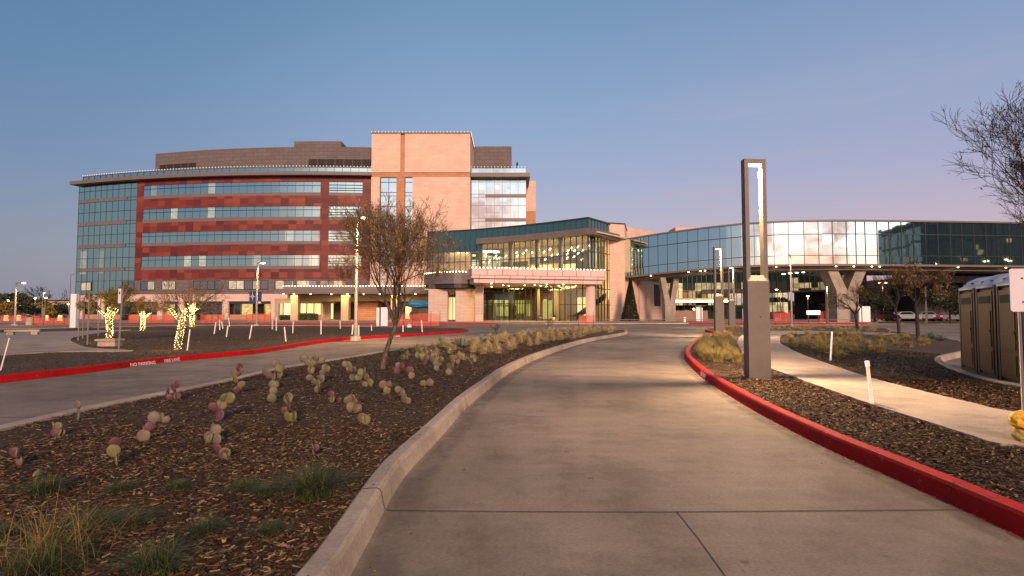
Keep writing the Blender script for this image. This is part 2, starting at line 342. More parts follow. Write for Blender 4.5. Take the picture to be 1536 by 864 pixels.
# ------------------------------------------------------------------ mesh helpers
class MB:
    def __init__(s): s.v = []; s.f = []; s.uv = []; s.mi = []; s.mats = []; s.cur = 0; s.sm = []
    def mat(s, name):
        if name not in s.mats: s.mats.append(name)
        s.cur = s.mats.index(name); return s
    def face(s, pts, uvs=None, smooth=False):
        i = len(s.v); s.v += [tuple(p) for p in pts]
        s.f.append(tuple(range(i, i + len(pts))))
        if uvs is None:
            a = Vector(pts[0]); b_ = Vector(pts[1]); c = Vector(pts[2])
            n = (b_ - a).cross(c - a)
            if abs(n.z) > 0.8 * n.length: uvs = [(p[0], p[1]) for p in pts]
            elif abs(n.y) >= abs(n.x): uvs = [(p[0], p[2]) for p in pts]
            else: uvs = [(p[1], p[2]) for p in pts]
        s.uv += uvs; s.mi.append(s.cur); s.sm.append(smooth)
    def rawgrid(s, rows, closed=False, smooth=True):
        "rows of equal length; shared vertices"
        i0 = len(s.v); n = len(rows[0])
        for r in rows: s.v += [tuple(p) for p in r]
        for a in range(len(rows) - 1):
            for k in range(n if closed else n - 1):
                k2 = (k + 1) % n
                s.f.append((i0 + a * n + k, i0 + a * n + k2, i0 + (a + 1) * n + k2, i0 + (a + 1) * n + k))
                s.uv += [(k / n, a * .1), ((k + 1) / n, a * .1), ((k + 1) / n, a * .1 + .1), (k / n, a * .1 + .1)]
                s.mi.append(s.cur); s.sm.append(smooth)
        return i0
    def box(s, x0, x1, y0, y1, z0, z1, M=None):
        P = [Vector(p) for p in ((x0, y0, z0), (x1, y0, z0), (x1, y1, z0), (x0, y1, z0), (x0, y0, z1), (x1, y0, z1), (x1, y1, z1), (x0, y1, z1))]
        Q = [M @ p for p in P] if M else P
        for f in ((0, 1, 5, 4), (1, 2, 6, 5), (2, 3, 7, 6), (3, 0, 4, 7), (4, 5, 6, 7), (3, 2, 1, 0)):
            n = (P[f[1]] - P[f[0]]).cross(P[f[2]] - P[f[0]])
            if abs(n.z) > 1e-9 and abs(n.x) < 1e-9 and abs(n.y) < 1e-9: uv = [(P[k].x, P[k].y) for k in f]
            elif abs(n.y) > abs(n.x): uv = [(P[k].x, P[k].z) for k in f]
            else: uv = [(P[k].y, P[k].z) for k in f]
            s.face([Q[k] for k in f], uv)
        return s
    def tube(s, pts, rad, n=6, cap=True):
        rows = []
        pts = [Vector(p) for p in pts]
        for i, p in enumerate(pts):
            t = (pts[min(i + 1, len(pts) - 1)] - pts[max(i - 1, 0)])
            if t.length < 1e-9: t = Vector((0, 0, 1))
            t.normalize()
            a = t.cross(Vector((0, 1, 0.01)) if abs(t.y) < 0.9 else Vector((1, 0, 0))); a.normalize(); b_ = t.cross(a)
            r = rad[i] if isinstance(rad, (list, tuple)) else rad
            rows.append([p + a * (r * math.cos(2 * PI * k / n)) + b_ * (r * math.sin(2 * PI * k / n)) for k in range(n)])
        i0 = s.rawgrid(rows, True)
        if cap:
            for base in (i0, i0 + (len(rows) - 1) * n):
                s.f.append(tuple(range(base, base + n))); s.uv += [(0, 0)] * n; s.mi.append(s.cur); s.sm.append(False)
        return s
    def ball(s, c, r, n=6, m=4, sc=(1, 1, 1), M=None):
        rows = []
        for a in range(m + 1):
            th = PI * a / m
            rr = max(math.sin(th), 0.001)
            row = [Vector((r * sc[0] * rr * math.cos(2 * PI * k / n), r * sc[1] * rr * math.sin(2 * PI * k / n), r * sc[2] * math.cos(th))) for k in range(n)]
            if M: row = [M @ p for p in row]
            rows.append([Vector(c) + p for p in row])
        s.rawgrid(rows, True); return s
    def prism(s, poly, z0, z1, M=None):
        "poly: list of (x,y), counter-clockwise"
        T = (lambda p: M @ Vector(p)) if M else Vector
        s.face([T((x, y, z1)) for x, y in poly]); s.face([T((x, y, z0)) for x, y in reversed(poly)])
        n = len(poly)
        for i in range(n):
            a, b_ = poly[i], poly[(i + 1) % n]
            L = math.dist(a, b_)
            s.face([T((*a, z0)), T((*b_, z0)), T((*b_, z1)), T((*a, z1))], [(0, z0), (L, z0), (L, z1), (0, z1)])
        return s
    def build(s, name, parent=None, mat=None, **props):
        me = bpy.data.meshes.new(name)
        me.from_pydata(s.v, [], s.f)
        uvl = me.uv_layers.new(name='UVMap')
        flat = [c for uv in s.uv for c in uv]
        uvl.data.foreach_set('uv', flat)
        for mm in (s.mats or [mat]): me.materials.append(MATS[mm])
        me.polygons.foreach_set('material_index', s.mi)
        me.polygons.foreach_set('use_smooth', s.sm)
        me.update()
        o = bpy.data.objects.new(name, me); COL.objects.link(o)
        if parent: o.parent = parent
        for k, v in props.items(): o[k] = v
        return o
def mb(mat): return MB().mat(mat)
def root(name, label, cat, loc=(0, 0, 0), rz=0, group=None):
    o = bpy.data.objects.new(name, None); COL.objects.link(o)
    o.empty_display_size = 0.3
    o.location = loc; o.rotation_euler = (0, 0, rz); o['label'] = label; o['category'] = cat
    if group: o['group'] = group
    return o
def tag(o, label, cat, group=None):
    o['label'] = label; o['category'] = cat
    if group: o['group'] = group
    return o
def kids(o): return [c for c in bpy.data.objects if c.parent == o]
KID = {}
def dup(o, loc, rz=0, scale=1, label=None, group=None):
    if o.name not in KID:
        KID[o.name] = [(c, kids(c)) for c in kids(o)]
    r = o.copy(); COL.objects.link(r); r.location = loc; r.rotation_euler = (0, 0, rz)
    r.scale = (scale,) * 3 if not isinstance(scale, tuple) else scale
    if label: r['label'] = label
    if group: r['group'] = group
    for c, gs in KID[o.name]:
        d = c.copy(); COL.objects.link(d); d.parent = r
        for g in gs:
            e = g.copy(); COL.objects.link(e); e.parent = d
    return r
def lamp(kind, loc, energy, color=(1, 0.72, 0.4), size=0.1, rot=None, spot=None, sy=None):
    d = bpy.data.lights.new('lamp_light', kind); d.energy = energy; d.color = color
    if kind == 'AREA':
        d.size = size
        if sy: d.shape = 'RECTANGLE'; d.size_y = sy
    elif kind in ('POINT', 'SPOT'): d.shadow_soft_size = size
    if kind == 'SPOT': d.spot_size = spot or 2.6; d.spot_blend = 0.6
    o = bpy.data.objects.new('lamp_light', d); COL.objects.link(o); o.location = loc
    if rot: o.rotation_euler = rot
    return o

# plan curves for the facades -----------------------------------------------
class Curve:
    def __init__(s, pts):
        s.p = [Vector((a[0], a[1])) for a in pts]; s.L = [0]
        for a, b_ in zip(s.p, s.p[1:]): s.L.append(s.L[-1] + (b_ - a).length)
        s.len = s.L[-1]
    def at(s, t, off=0.0):
        t0 = min(max(t, 0), s.len - 1e-6)
        i = 0
        while i < len(s.L) - 2 and s.L[i + 1] < t0: i += 1
        f = (t - s.L[i]) / (s.L[i + 1] - s.L[i])
        p = s.p[i].lerp(s.p[i + 1], f) if 0 <= f <= 1 else s.p[i] + (s.p[i + 1] - s.p[i]) * f
        # smooth tangent
        a = s._tan(i); b_ = s._tan(i + 1); tg = a.lerp(b_, min(max(f, 0), 1)).normalized()
        n = Vector((tg.y, -tg.x))        # to the right of travel = towards the camera when going +x
        return p + n * off, n
    def _tan(s, i):
        a = s.p[max(i - 1, 0)]; b_ = s.p[min(i + 1, len(s.p) - 1)]
        return (b_ - a).normalized()
    def s_at(s, px, py=432):
        d = ray(px, py); k = d.x / d.y
        best = None
        for i in range(len(s.p) - 1):
            a, b_ = s.p[i], s.p[i + 1]
            fa, fb = a.x - k * a.y, b_.x - k * b_.y
            if fa == fb: continue
            f = fa / (fa - fb)
            lo = -9 if i == 0 else 0; hi = 9 if i == len(s.p) - 2 else 1
            if lo <= f <= hi:
                c = s.L[i] + f * (s.L[i + 1] - s.L[i])
                pen = 0 if 0 <= f <= 1 else 1
                if best is None or pen < best[0]: best = (pen, c)
        return best[1]
    def samples(s, a, b_, step=2.0):
        n = max(1, int(math.ceil((b_ - a) / step)))
        return [a + (b_ - a) * k / n for k in range(n + 1)]
def band(m, C, s0, s1, z0, z1, o0, o1, step=2.0):
    "solid strip along curve C between offsets o0 (back) and o1 (front)"
    ss = C.samples(s0, s1, step)
    fr = [C.at(t, o1)[0] for t in ss]; bk = [C.at(t, o0)[0] for t in ss]
    for i in range(len(ss) - 1):
        a, b_ = fr[i], fr[i + 1]; c, d = bk[i], bk[i + 1]; u0, u1 = ss[i], ss[i + 1]
        m.face([(a.x, a.y, z0), (b_.x, b_.y, z0), (b_.x, b_.y, z1), (a.x, a.y, z1)], [(u0, z0), (u1, z0), (u1, z1), (u0, z1)])
        m.face([(d.x, d.y, z0), (c.x, c.y, z0), (c.x, c.y, z1), (d.x, d.y, z1)], [(u1, z0), (u0, z0), (u0, z1), (u1, z1)])
        m.face([(a.x, a.y, z1), (b_.x, b_.y, z1), (d.x, d.y, z1), (c.x, c.y, z1)])
        m.face([(c.x, c.y, z0), (d.x, d.y, z0), (b_.x, b_.y, z0), (a.x, a.y, z0)])
    for p, q, sg in ((fr[0], bk[0], 1), (fr[-1], bk[-1], -1)):
        w = abs(o1 - o0)
        pts = [(q.x, q.y, z0), (p.x, p.y, z0), (p.x, p.y, z1), (q.x, q.y, z1)]
        uv = [(w, z0), (0, z0), (0, z1), (w, z1)]
        if sg < 0: pts.reverse(); uv.reverse()
        m.face(pts, uv)
    return m
def sheet(m, C, s0, s1, z0, z1, off=0.0, step=2.0):
    ss = C.samples(s0, s1, step)
    for u0, u1 in zip(ss, ss[1:]):
        a = C.at(u0, off)[0]; b_ = C.at(u1, off)[0]
        m.face([(a.x, a.y, z0), (b_.x, b_.y, z0), (b_.x, b_.y, z1), (a.x, a.y, z1)], [(u0, z0), (u1, z0), (u1, z1), (u0, z1)])
    return m
def vbars(m, C, ss, z0, z1, o0, o1, w=0.06):
    for t in ss: band(m, C, t - w / 2, t + w / 2, z0, z1, o0, o1, 9)
    return m
def frange(a, b_, step):
    n = max(1, round((b_ - a) / step)); return [a + (b_ - a) * k / n for k in range(n + 1)]
def beads(m, C, s0, s1, z, off, spacing, r):
    t = s0
    while t <= s1:
        p = C.at(t, off)[0]; m.ball((p.x, p.y, z), r, 5, 3); t += spacing
    return m
# ================================================================== SKY AND SUN
world = bpy.data.worlds.new('World'); scene.world = world; world.use_nodes = True
nt = world.node_tree
bg = nt.nodes['Background']
d = _n(nt, 'ShaderNodeTexCoord').outputs['Generated']
s = _n(nt, 'ShaderNodeSeparateXYZ'); nt.links.new(d, s.inputs[0])
X, Y, Z = s.outputs
hyp = mth(nt, 'SQRT', mth(nt, 'ADD', mth(nt, 'MULTIPLY', X, X), mth(nt, 'ADD', mth(nt, 'MULTIPLY', Y, Y), 1e-5)))
az = mth(nt, 'DIVIDE', X, hyp); ay = mth(nt, 'DIVIDE', Y, hyp)
front = ramp(nt, Z, [(0.0, (0.50, 0.39, 0.45)), (0.10, (0.46, 0.405, 0.50)), (0.22, (0.315, 0.365, 0.55)), (0.36, (0.215, 0.33, 0.53)), (0.55, (0.125, 0.245, 0.43)), (1.0, (0.05, 0.13, 0.27))])
left = mixc(nt, 1.0, front, (0.42, 0.60, 0.70), 'MULTIPLY')
right = mixc(nt, 1.0, front, (1.12, 0.98, 0.98), 'MULTIPLY')
front = mixc(nt, sstep(nt, az, -0.80, -0.05), left, front)
front = mixc(nt, sstep(nt, az, 0.0, 0.6), front, right)
mp0 = _n(nt, 'ShaderNodeMapping'); mp0.inputs['Scale'].default_value = (1.2, 1.2, 11.0); mp0.inputs['Rotation'].default_value = (0, math.radians(6), 0); nt.links.new(d, mp0.inputs[0])
thin = noise(nt, mp0.outputs[0], 1.7, 6, 0.55)
front = mixc(nt, mth(nt, 'MULTIPLY', mth(nt, 'MULTIPLY', sstep(nt, thin, 0.48, 0.72), mth(nt, 'MULTIPLY', sstep(nt, Z, 0.46, 0.10), sstep(nt, az, -0.15, 0.35))), 0.5), front, (0.47, 0.37, 0.44))
# afterglow behind the camera, with lit and unlit clouds low down
back = ramp(nt, Z, [(0.0, (1.1, 0.40, 0.20)), (0.05, (2.3, 1.25, 0.85)), (0.12, (2.3, 1.85, 1.65)), (0.24, (1.25, 1.35, 1.45)), (0.5, (0.28, 0.42, 0.56)), (1.0, (0.05, 0.13, 0.27))])
mp = _n(nt, 'ShaderNodeMapping'); mp.inputs['Scale'].default_value = (3.2, 3.2, 9.0); nt.links.new(d, mp.inputs[0])
cl = noise(nt, mp.outputs[0], 1.3, 7, 0.6)
cmask = mth(nt, 'MULTIPLY', sstep(nt, cl, 0.46, 0.60), sstep(nt, Z, 0.42, 0.12))
ccol = ramp(nt, Z, [(0.0, (1.2, 0.38, 0.18)), (0.10, (1.05, 0.42, 0.36)), (0.25, (0.50, 0.44, 0.55))])
back = mixc(nt, cmask, back, ccol)
glow = mth(nt, 'MULTIPLY', sstep(nt, az, -0.52, -0.06), sstep(nt, ay, 0.0, -0.40))
col = mixc(nt, glow, front, back)
# physically based dusk sky underneath
sky = _n(nt, 'ShaderNodeTexSky', sky_type='NISHITA'); sky.sun_disc = False
sky.sun_elevation = math.radians(1.0); sky.sun_rotation = math.radians(180)
skyc = mixc(nt, 1.0, sky.outputs[0], (0.05, 0.05, 0.05), 'MULTIPLY')
tot = mixc(nt, 1.0, col, skyc, 'ADD')
nt.links.new(tot, bg.inputs[0]); bg.inputs[1].default_value = 0.72

sd = bpy.data.lights.new('sun', 'SUN'); sd.energy = 2.7; sd.angle = math.radians(11); sd.color = (1.0, 0.64, 0.44)
sun = bpy.data.objects.new('sun', sd); COL.objects.link(sun)
sun.rotation_euler = (math.radians(69), 0, math.radians(9))     # low light from behind the camera
sun.location = (0, -30, 20)
scene.view_settings.view_transform = 'Standard'; scene.view_settings.look = 'None'
scene.view_settings.exposure = 0.5; scene.view_settings.gamma = 1.0
scene.view_settings.use_curve_mapping = False
cy = scene.cycles
cy.use_denoising = True
cy.max_bounces = 6; cy.diffuse_bounces = 3; cy.glossy_bounces = 3; cy.transparent_max_bounces = 12
cy.sample_clamp_indirect = 4.0; cy.sample_clamp_direct = 0
cy.caustics_reflective = False; cy.caustics_refractive = False

# ================================================================== GROUND
def struct(o, label=None):
    o['kind'] = 'structure'
    if label: o['label'] = label
    return o
m = mb('soil'); m.box(-2500, 2500, -400, 2500, -0.6, -0.05); struct(m.build('ground'))
m = mb('asphalt'); m.face([(-400, -40, -0.02), (300, -40, -0.02), (300, 400, -0.02), (-400, 400, -0.02)]); struct(m.build('car_park_surface'))
m = mb('road_concrete'); m.face([(-60, -20, 0), (60, -20, 0), (60, 72, 0), (-60, 72, 0)]); struct(m.build('road'))
# expansion joints in the near drive
m = mb('joint')
def flatstrip(m, pts, w, z):
    for a, b_ in zip(pts, pts[1:]):
        a = Vector(a[:2]); b_ = Vector(b_[:2]); t = (b_ - a).normalized(); n = Vector((-t.y, t.x)) * w / 2
        m.face([(*(a - n), z), (*(b_ - n), z), (*(b_ + n), z), (*(a + n), z)])
def G(px, py, z=0.0): return PH(px, py, z)
flatstrip(m, [G(580, 766.5), G(800, 768), G(1000, 768.5), G(1200, 767), G(1438, 765)], 0.016, 0.004)
flatstrip(m, [G(1015, 768), G(1045, 805), G(1092, 870), G(1250, 1200)], 0.008, 0.004)
flatstrip(m, [G(762, 563.5), G(900, 566), G(1047, 563)], 0.012, 0.004); flatstrip(m, [G(836, 529), G(930, 530), G(1027, 528)], 0.010, 0.004)
flatstrip(m, [(-9.8, 16.5), (-5.0, 17.5)], .014, .004); flatstrip(m, [(-10.7, 12), (-5.8, 12.3)], .014, .004); flatstrip(m, [(-10.7, 7.6), (-6.1, 7.7)], .014, .004)
struct(m.build('road_joint'))

def smooth_closed(pts, step=0.5):
    out = []; n = len(pts); tagi = []
    P = [Vector((p[0], p[1])) for p in pts]
    for i in range(n):
        p0, p1, p2, p3 = P[i - 1], P[i], P[(i + 1) % n], P[(i + 2) % n]
        L = (p2 - p1).length; k = max(2, min(24, int(L / step)))
        # centripetal-ish: clamp tangents
        t1 = (p2 - p0) / max((p2 - p1).length + (p1 - p0).length, 1e-6) * L
        t2 = (p3 - p1) / max((p3 - p2).length + (p2 - p1).length, 1e-6) * L
        for j in range(k):
            t = j / k; h = t * t * (3 - 2 * t)
            a = 2 * t**3 - 3 * t**2 + 1; b_ = t**3 - 2 * t**2 + t; c = -2 * t**3 + 3 * t**2; e = t**3 - t**2
            out.append(p1 * a + t1 * b_ + p2 * c + t2 * e); tagi.append(i)
    return out, tagi
def area(P): return 0.5 * sum(P[i].x * P[(i + 1) % len(P)].y - P[(i + 1) % len(P)].x * P[i].y for i in range(len(P)))
def inset(P, dd):
    n = len(P); s_ = 1 if area(P) > 0 else -1; out = []
    for i in range(n):
        t = (P[(i + 1) % n] - P[i - 1]).normalized()
        out.append(P[i] + Vector((-t.y, t.x)) * dd * s_)
    return out
def inside(P, x, y):
    c = False; n = len(P); j = n - 1
    for i in range(n):
        a, b_ = P[i], P[j]
        if (a.y > y) != (b_.y > y) and x < (b_.x - a.x) * (y - a.y) / (b_.y - a.y) + a.x: c = not c
        j = i
    return c
PROF = [(-0.005, -0.01), (0.012, 0.05), (0.028, 0.13), (0.042, 0.156), (0.062, 0.164), (0.17, 0.160), (0.19, 0.145), (0.195, 0.05)]
ISL = {}
def island(key, ctrl, red=lambda i: False, mulchlabel=None, bulge=1.0):
    P, tg = smooth_closed(ctrl)
    mred = mb('red_paint'); mcon = mb('kerb_concrete')
    rings = [inset(P, dd * bulge) for dd, z in PROF]
    n = len(P)
    run = {True: [], False: []}
    i = 0
    # contiguous runs
    flags = [bool(red(t)) for t in tg]
    start = next((k for k in range(n) if flags[k] != flags[k - 1]), 0)
    k = 0
    while k < n:
        f = flags[(start + k) % n]; j = k
        while j < n and flags[(start + j) % n] == f: j += 1
        idx = [(start + q) % n for q in range(k, j + 1)]
        rows = [[(rings[r][q].x, rings[r][q].y, PROF[r][1]) for q in idx] for r in range(len(PROF))]
        if area(P) < 0: rows = [list(reversed(r)) for r in rows]
        (mred if f else mcon).rawgrid(rows, False, smooth=False)
        k = j
    if mred.f: struct(mred.build('red_kerb'))
    if mcon.f: struct(mcon.build('concrete_kerb'))
    Q = inset(P, 0.185 * bulge)
    m = mb('mulch')
    pts = [(q.x, q.y, 0.118) for q in Q]
    if area(P) < 0: pts.reverse()
    m.face(pts, [(p[0], p[1]) for p in pts])
    struct(m.build('mulch_bed'))
    ISL[key] = Q
    return P
w0 = lambda px, py, z=0.0: tuple(PH(px, py, z)[:2])
# centre island
A = [(-1.02, -7), (-1.0, -2), (-0.96, 1.5), w0(525, 864), w0(577, 765), w0(607, 715), w0(650, 668), w0(675, 640), w0(700, 612), w0(735, 582), w0(760, 562),
     w0(800, 541), w0(845, 524), w0(887, 512), w0(925, 505), w0(940, 501.5), w0(938, 497), w0(925, 493.5, .15), w0(880, 491.5, .15), w0(816, 494.5, .15), w0(740, 504, .15), w0(645, 516.5, .15),
     w0(572, 526.5, .15), w0(507, 537, .15), w0(410, 552, .15), w0(345, 567, .15), w0(250, 586, .15), w0(120, 611, .15), w0(0, 637.5, .15), (-6.1, 3), (-6.1, -2), (-6.0, -7)]
island('centre', A)
# left island, red front
Lft = [w0(0, 575), w0(120, 561), w0(250, 543.7), w0(384, 531), w0(478, 515.5), w0(533, 509.5), w0(590, 506), w0(662.5, 501.5), w0(690, 499.5), w0(703, 497.3), w0(694, 495.3), w0(660, 494), w0(600, 492.5),
       w0(500, 491), w0(400, 490.3), w0(273, 490.5), w0(200, 492), w0(0, 496), (-60, 36), (-60, 12), (-14, -2), (-11.3, 4), (-11.0, 8)]
nL = len(Lft)
island('left', Lft, lambda i: i <= 11 or i >= 19, bulge=1.0)
# right island: lamps, footpath, grasses
RB = [(3.35, -7), (3.36, -2), (3.38, 1), w0(1536, 808), w0(1422, 755), w0(1312, 705), w0(1244, 675), w0(1138, 620.5), w0(1083, 587), w0(1049.5, 564), w0(1028, 540), w0(1027, 530), w0(1037, 518), w0(1049, 509),
      w0(1062, 505), (14.4, 35.2), (14.0, 37), (14.8, 41), (17.0, 46), (21, 51.5), (29, 54), (33.5, 52), (31.5, 45), (27.7, 38.7), (26, 35), w0(1369, 504), w0(1436, 513.7), (18.2, 21), (15.6, 18.4), w0(1418, 542), w0(1416, 549), w0(1453, 566.5), w0(1536, 589), (9.9, 8), (12, 6.6), (22, 5), (22, -7)]
island('right', RB, lambda i: i <= 17)
# building apron
AP = [(-95, 61), (-60, 62.5), (-30, 63), (-12, 64), (-2, 64.5), (4, 65), (12, 66), (22, 66.5), (32, 66.5), (44, 66), (46.5, 68), (47, 76), (70, 95), (70, 130), (-95, 130)]
Pap, tg = smooth_closed(AP)
m = mb('path_concrete'); pts = [(q.x, q.y, 0.13) for q in inset(Pap, 0.18)]
if area(Pap) < 0: pts.reverse()
m.face(pts); struct(m.build('pavement'))
mr = mb('red_paint'); mc = mb('kerb_concrete')
rings = [inset(Pap, dd) for dd, z in PROF]
for fl, mm in ((True, mr), (False, mc)):
    for lo, hi in (((1, 4), (6.5, 9)) if fl else ((0, 1), (4, 6.5), (9, 14))):
        idx = [k for k in range(len(Pap)) if lo <= tg[k] + 0 <= hi - 0 and (lo <= (Pap[k].x, tg[k])[1])]
        a = idx[0]; b_ = idx[-1]
        rows = [[(rings[r][q].x, rings[r][q].y, PROF[r][1]) for q in range(a, min(b_ + 2, len(Pap)))] for r in range(len(PROF))]
        mm.rawgrid(rows)
struct(mr.build('red_kerb')); struct(mc.build('concrete_kerb'))
# footpaths lying on the beds
def slab(name, pts, z0=0.10, z1=0.15, mat='path_concrete', step=0.7):
    P, _ = smooth_closed(pts, step)
    if area(P) < 0: P.reverse()
    m = mb(mat); m.prism([(p.x, p.y) for p in P], z0, z1); return struct(m.build(name)), P
z = .15
_, PATH = slab('footpath', [w0(1106, 511.5, z), w0(1108, 519, z), w0(1117, 532, z), w0(1138, 545, z), w0(1187, 563.5, z), w0(1256, 588, z), w0(1308, 606, z), w0(1397, 633.5, z), w0(1465, 655, z), w0(1501, 665, z), (7.2, 5.0), (12, 3.9), (12, 5.6), (8.3, 6.7),
      w0(1514, 616, z), w0(1467, 605.7, z), w0(1391, 588, z), w0(1300, 564.5, z), w0(1256, 550, z), w0(1205, 532, z), w0(1182, 521, z), w0(1170, 512.5, z), w0(1183, 500.5, z), w0(1240, 499.8, z), w0(1330, 501.2, z), w0(1334, 499, z), w0(1240, 496.6, z), w0(1180, 496, z), w0(1140, 497, z), w0(1115, 502, z)])
_, PLAZA = slab('paved_plaza', [w0(-60, 540, z), w0(0, 532.5, z), w0(90, 527, z), w0(190, 526.5, z), w0(200, 525, z), w0(141, 522, z), w0(119, 517, z), w0(106, 510, z), w0(115, 505, z), w0(156, 498.5, z), w0(195, 494.5, z), w0(100, 496.5, z), w0(0, 499, z), (-56, 36), (-56, 16), (-25, 13)])
# joints and gutter dirt along the near kerb
def profile_line(P, i, w=0.014, lift=0.003, r0=0):
    m_ = mb('joint'); rr_ = [inset_pt(P, i, dd) for dd, z in PROF]
    t = (P[(i + 1) % len(P)] - P[i - 1]).normalized() * w / 2
    for k in range(len(PROF) - 1):
        a, b_ = rr_[k], rr_[k + 1]; za_, zb_ = PROF[k][1] + lift, PROF[k + 1][1] + lift
        o1 = -lift if k < 3 else 0
        n_ = (rr_[-1] - rr_[0]).normalized() * o1
        m_.face([(*(a - t + n_), za_), (*(a + t + n_), za_), (*(b_ + t + n_), zb_), (*(b_ - t + n_), zb_)])
    return m_
def inset_pt(P, i, dd):
    s_ = 1 if area(P) > 0 else -1; t = (P[(i + 1) % len(P)] - P[i - 1]).normalized()
    return P[i] + Vector((-t.y, t.x)) * dd * s_
PC_ = smooth_closed(A)[0]
for tx, ty in (w0(577, 765), w0(745, 573), w0(790, 546), w0(838, 526), w0(890, 511)):
    i = min(range(len(PC_)), key=lambda k: (PC_[k].x - tx) ** 2 + (PC_[k].y - ty) ** 2)
    struct(profile_line(PC_, i).build('kerb_joint'))
PR_ = smooth_closed(RB)[0]
for tx, ty in (w0(1438, 764), w0(1180, 643), w0(1052, 566)):
    i = min(range(len(PR_)), key=lambda k: (PR_[k].x - tx) ** 2 + (PR_[k].y - ty) ** 2)
    struct(profile_line(PR_, i, .008).build('kerb_joint'))
m, nt_, b = new_mat('gutter_dirt')
co = coord(nt_); f = noise(nt_, co, 3.5, 6, 0.7)
b.inputs['Base Color'].default_value = (0.17, 0.125, 0.105, 1); b.inputs['Roughness'].default_value = 0.95
uvx = _n(nt_, 'ShaderNodeSeparateXYZ'); nt_.links.new(coord(nt_, 'UV'), uvx.inputs[0])
e_ = mth(nt_, 'MULTIPLY', sstep(nt_, uvx.outputs[1], 0.0, 0.25), sstep(nt_, uvx.outputs[1], 1.0, 0.55))
nt_.links.new(mth(nt_, 'MULTIPLY', mth(nt_, 'MULTIPLY', e_, 0.42), sstep(nt_, f, 0.30, 0.62)), b.inputs['Alpha'])
def gutter(P, i0, i1, w_, sgn=1):
    m_ = mb('gutter_dirt')
    idx = list(range(i0, i1 + 1))
    for a, b_ in zip(idx, idx[1:]):
        p0, p1 = inset_pt(P, a, -.01), inset_pt(P, b_, -.01); q0, q1 = inset_pt(P, a, -w_), inset_pt(P, b_, -w_)
        m_.face([(*p0, .004), (*p1, .004), (*q1, .004), (*q0, .004)], [(a, 0), (b_, 0), (b_, 1), (a, 1)])
    struct(m_.build('road_gutter_stain'))
def near(P, t): return min(range(len(P)), key=lambda k: (P[k].x - t[0]) ** 2 + (P[k].y - t[1]) ** 2)
gutter(PC_, 1, near(PC_, w0(940, 501.5)), .34)
gutter(PR_, 1, near(PR_, w0(1037, 518)), .22)
m_, n2, b2 = new_mat('overspray')
b2.inputs['Base Color'].default_value = (0.36, 0.012, 0.01, 1); b2.inputs['Roughness'].default_value = .8
ux = _n(n2, 'ShaderNodeSeparateXYZ'); n2.links.new(coord(n2, 'UV'), ux.inputs[0])
n2.links.new(mth(n2, 'MULTIPLY', sstep(n2, ux.outputs[1], 1.0, 0.1), sstep(n2, mth(n2, 'ADD', noise(n2, coord(n2), 9, 5, .7), mth(n2, 'MULTIPLY', ux.outputs[1], -.2)), 0.38, 0.56)), b2.inputs['Alpha'])
def spray(P, i0, i1, w_):
    q = mb('overspray')
    for a in range(i0, i1):
        p0, p1 = inset_pt(P, a, .01), inset_pt(P, a + 1, .01); q0, q1 = inset_pt(P, a, -w_), inset_pt(P, a + 1, -w_)
        q.face([(*p0, .008), (*p1, .008), (*q1, .008), (*q0, .008)], [(a, 0), (a + 1, 0), (a + 1, 1), (a, 1)])
    struct(q.build('road_paint_overspray'))
spray(PR_, 1, near(PR_, w0(1037, 518)), .09)
PL_ = smooth_closed(Lft)[0]
spray(PL_, near(PL_, w0(0, 575)) - 2 if near(PL_, w0(0, 575)) > 2 else 0, near(PL_, w0(662.5, 501.5)), .07)
# grit, twigs and chips that strayed onto kerbs and gutter
q = mb('wood_chip')
for P, lo, hi, nn in ((PC_, 1, near(PC_, w0(845, 524)), 420), (PR_, 1, near(PR_, w0(1049, 564)), 300)):
    for _ in range(nn):
        i = R.randrange(lo, hi); dd = R.choice((R.gauss(-.04, .07), R.uniform(.06, .19), R.gauss(-.15, .35)))
        if -.0 < dd < .055: continue
        c = inset_pt(P, i, dd).lerp(inset_pt(P, i + 1, dd), R.random()); zz = .167 if dd > .05 else .006
        L = R.uniform(.006, .028); w_ = L * R.uniform(.15, .5); a = R.uniform(0, PI); ca, sa_ = math.cos(a) * L / 2, math.sin(a) * L / 2; cw, sw_ = -math.sin(a) * w_ / 2, math.cos(a) * w_ / 2
        q.face([(c.x - ca - cw, c.y - sa_ - sw_, zz), (c.x + ca - cw, c.y + sa_ - sw_, zz), (c.x + ca + cw, c.y + sa_ + sw_, zz + .004), (c.x - ca + cw, c.y - sa_ + sw_, zz + .002)], [(0, 0)] * 4)
for _ in range(150):
    x, y = R.uniform(-.6, 3.2), 2.6 + 12 * R.random() ** 1.3; L = R.uniform(.006, .03); a = R.uniform(0, PI); ca, sa_ = math.cos(a) * L / 2, math.sin(a) * L / 2; w_ = L * .3
    q.face([(x - ca, y - sa_, .006), (x + sa_ * w_ / L, y - ca * w_ / L, .007), (x + ca, y + sa_, .008), (x - sa_ * w_ / L, y + ca * w_ / L, .007)], [(0, 0)] * 4)
o = q.build('road_debris'); o['kind'] = 'stuff'
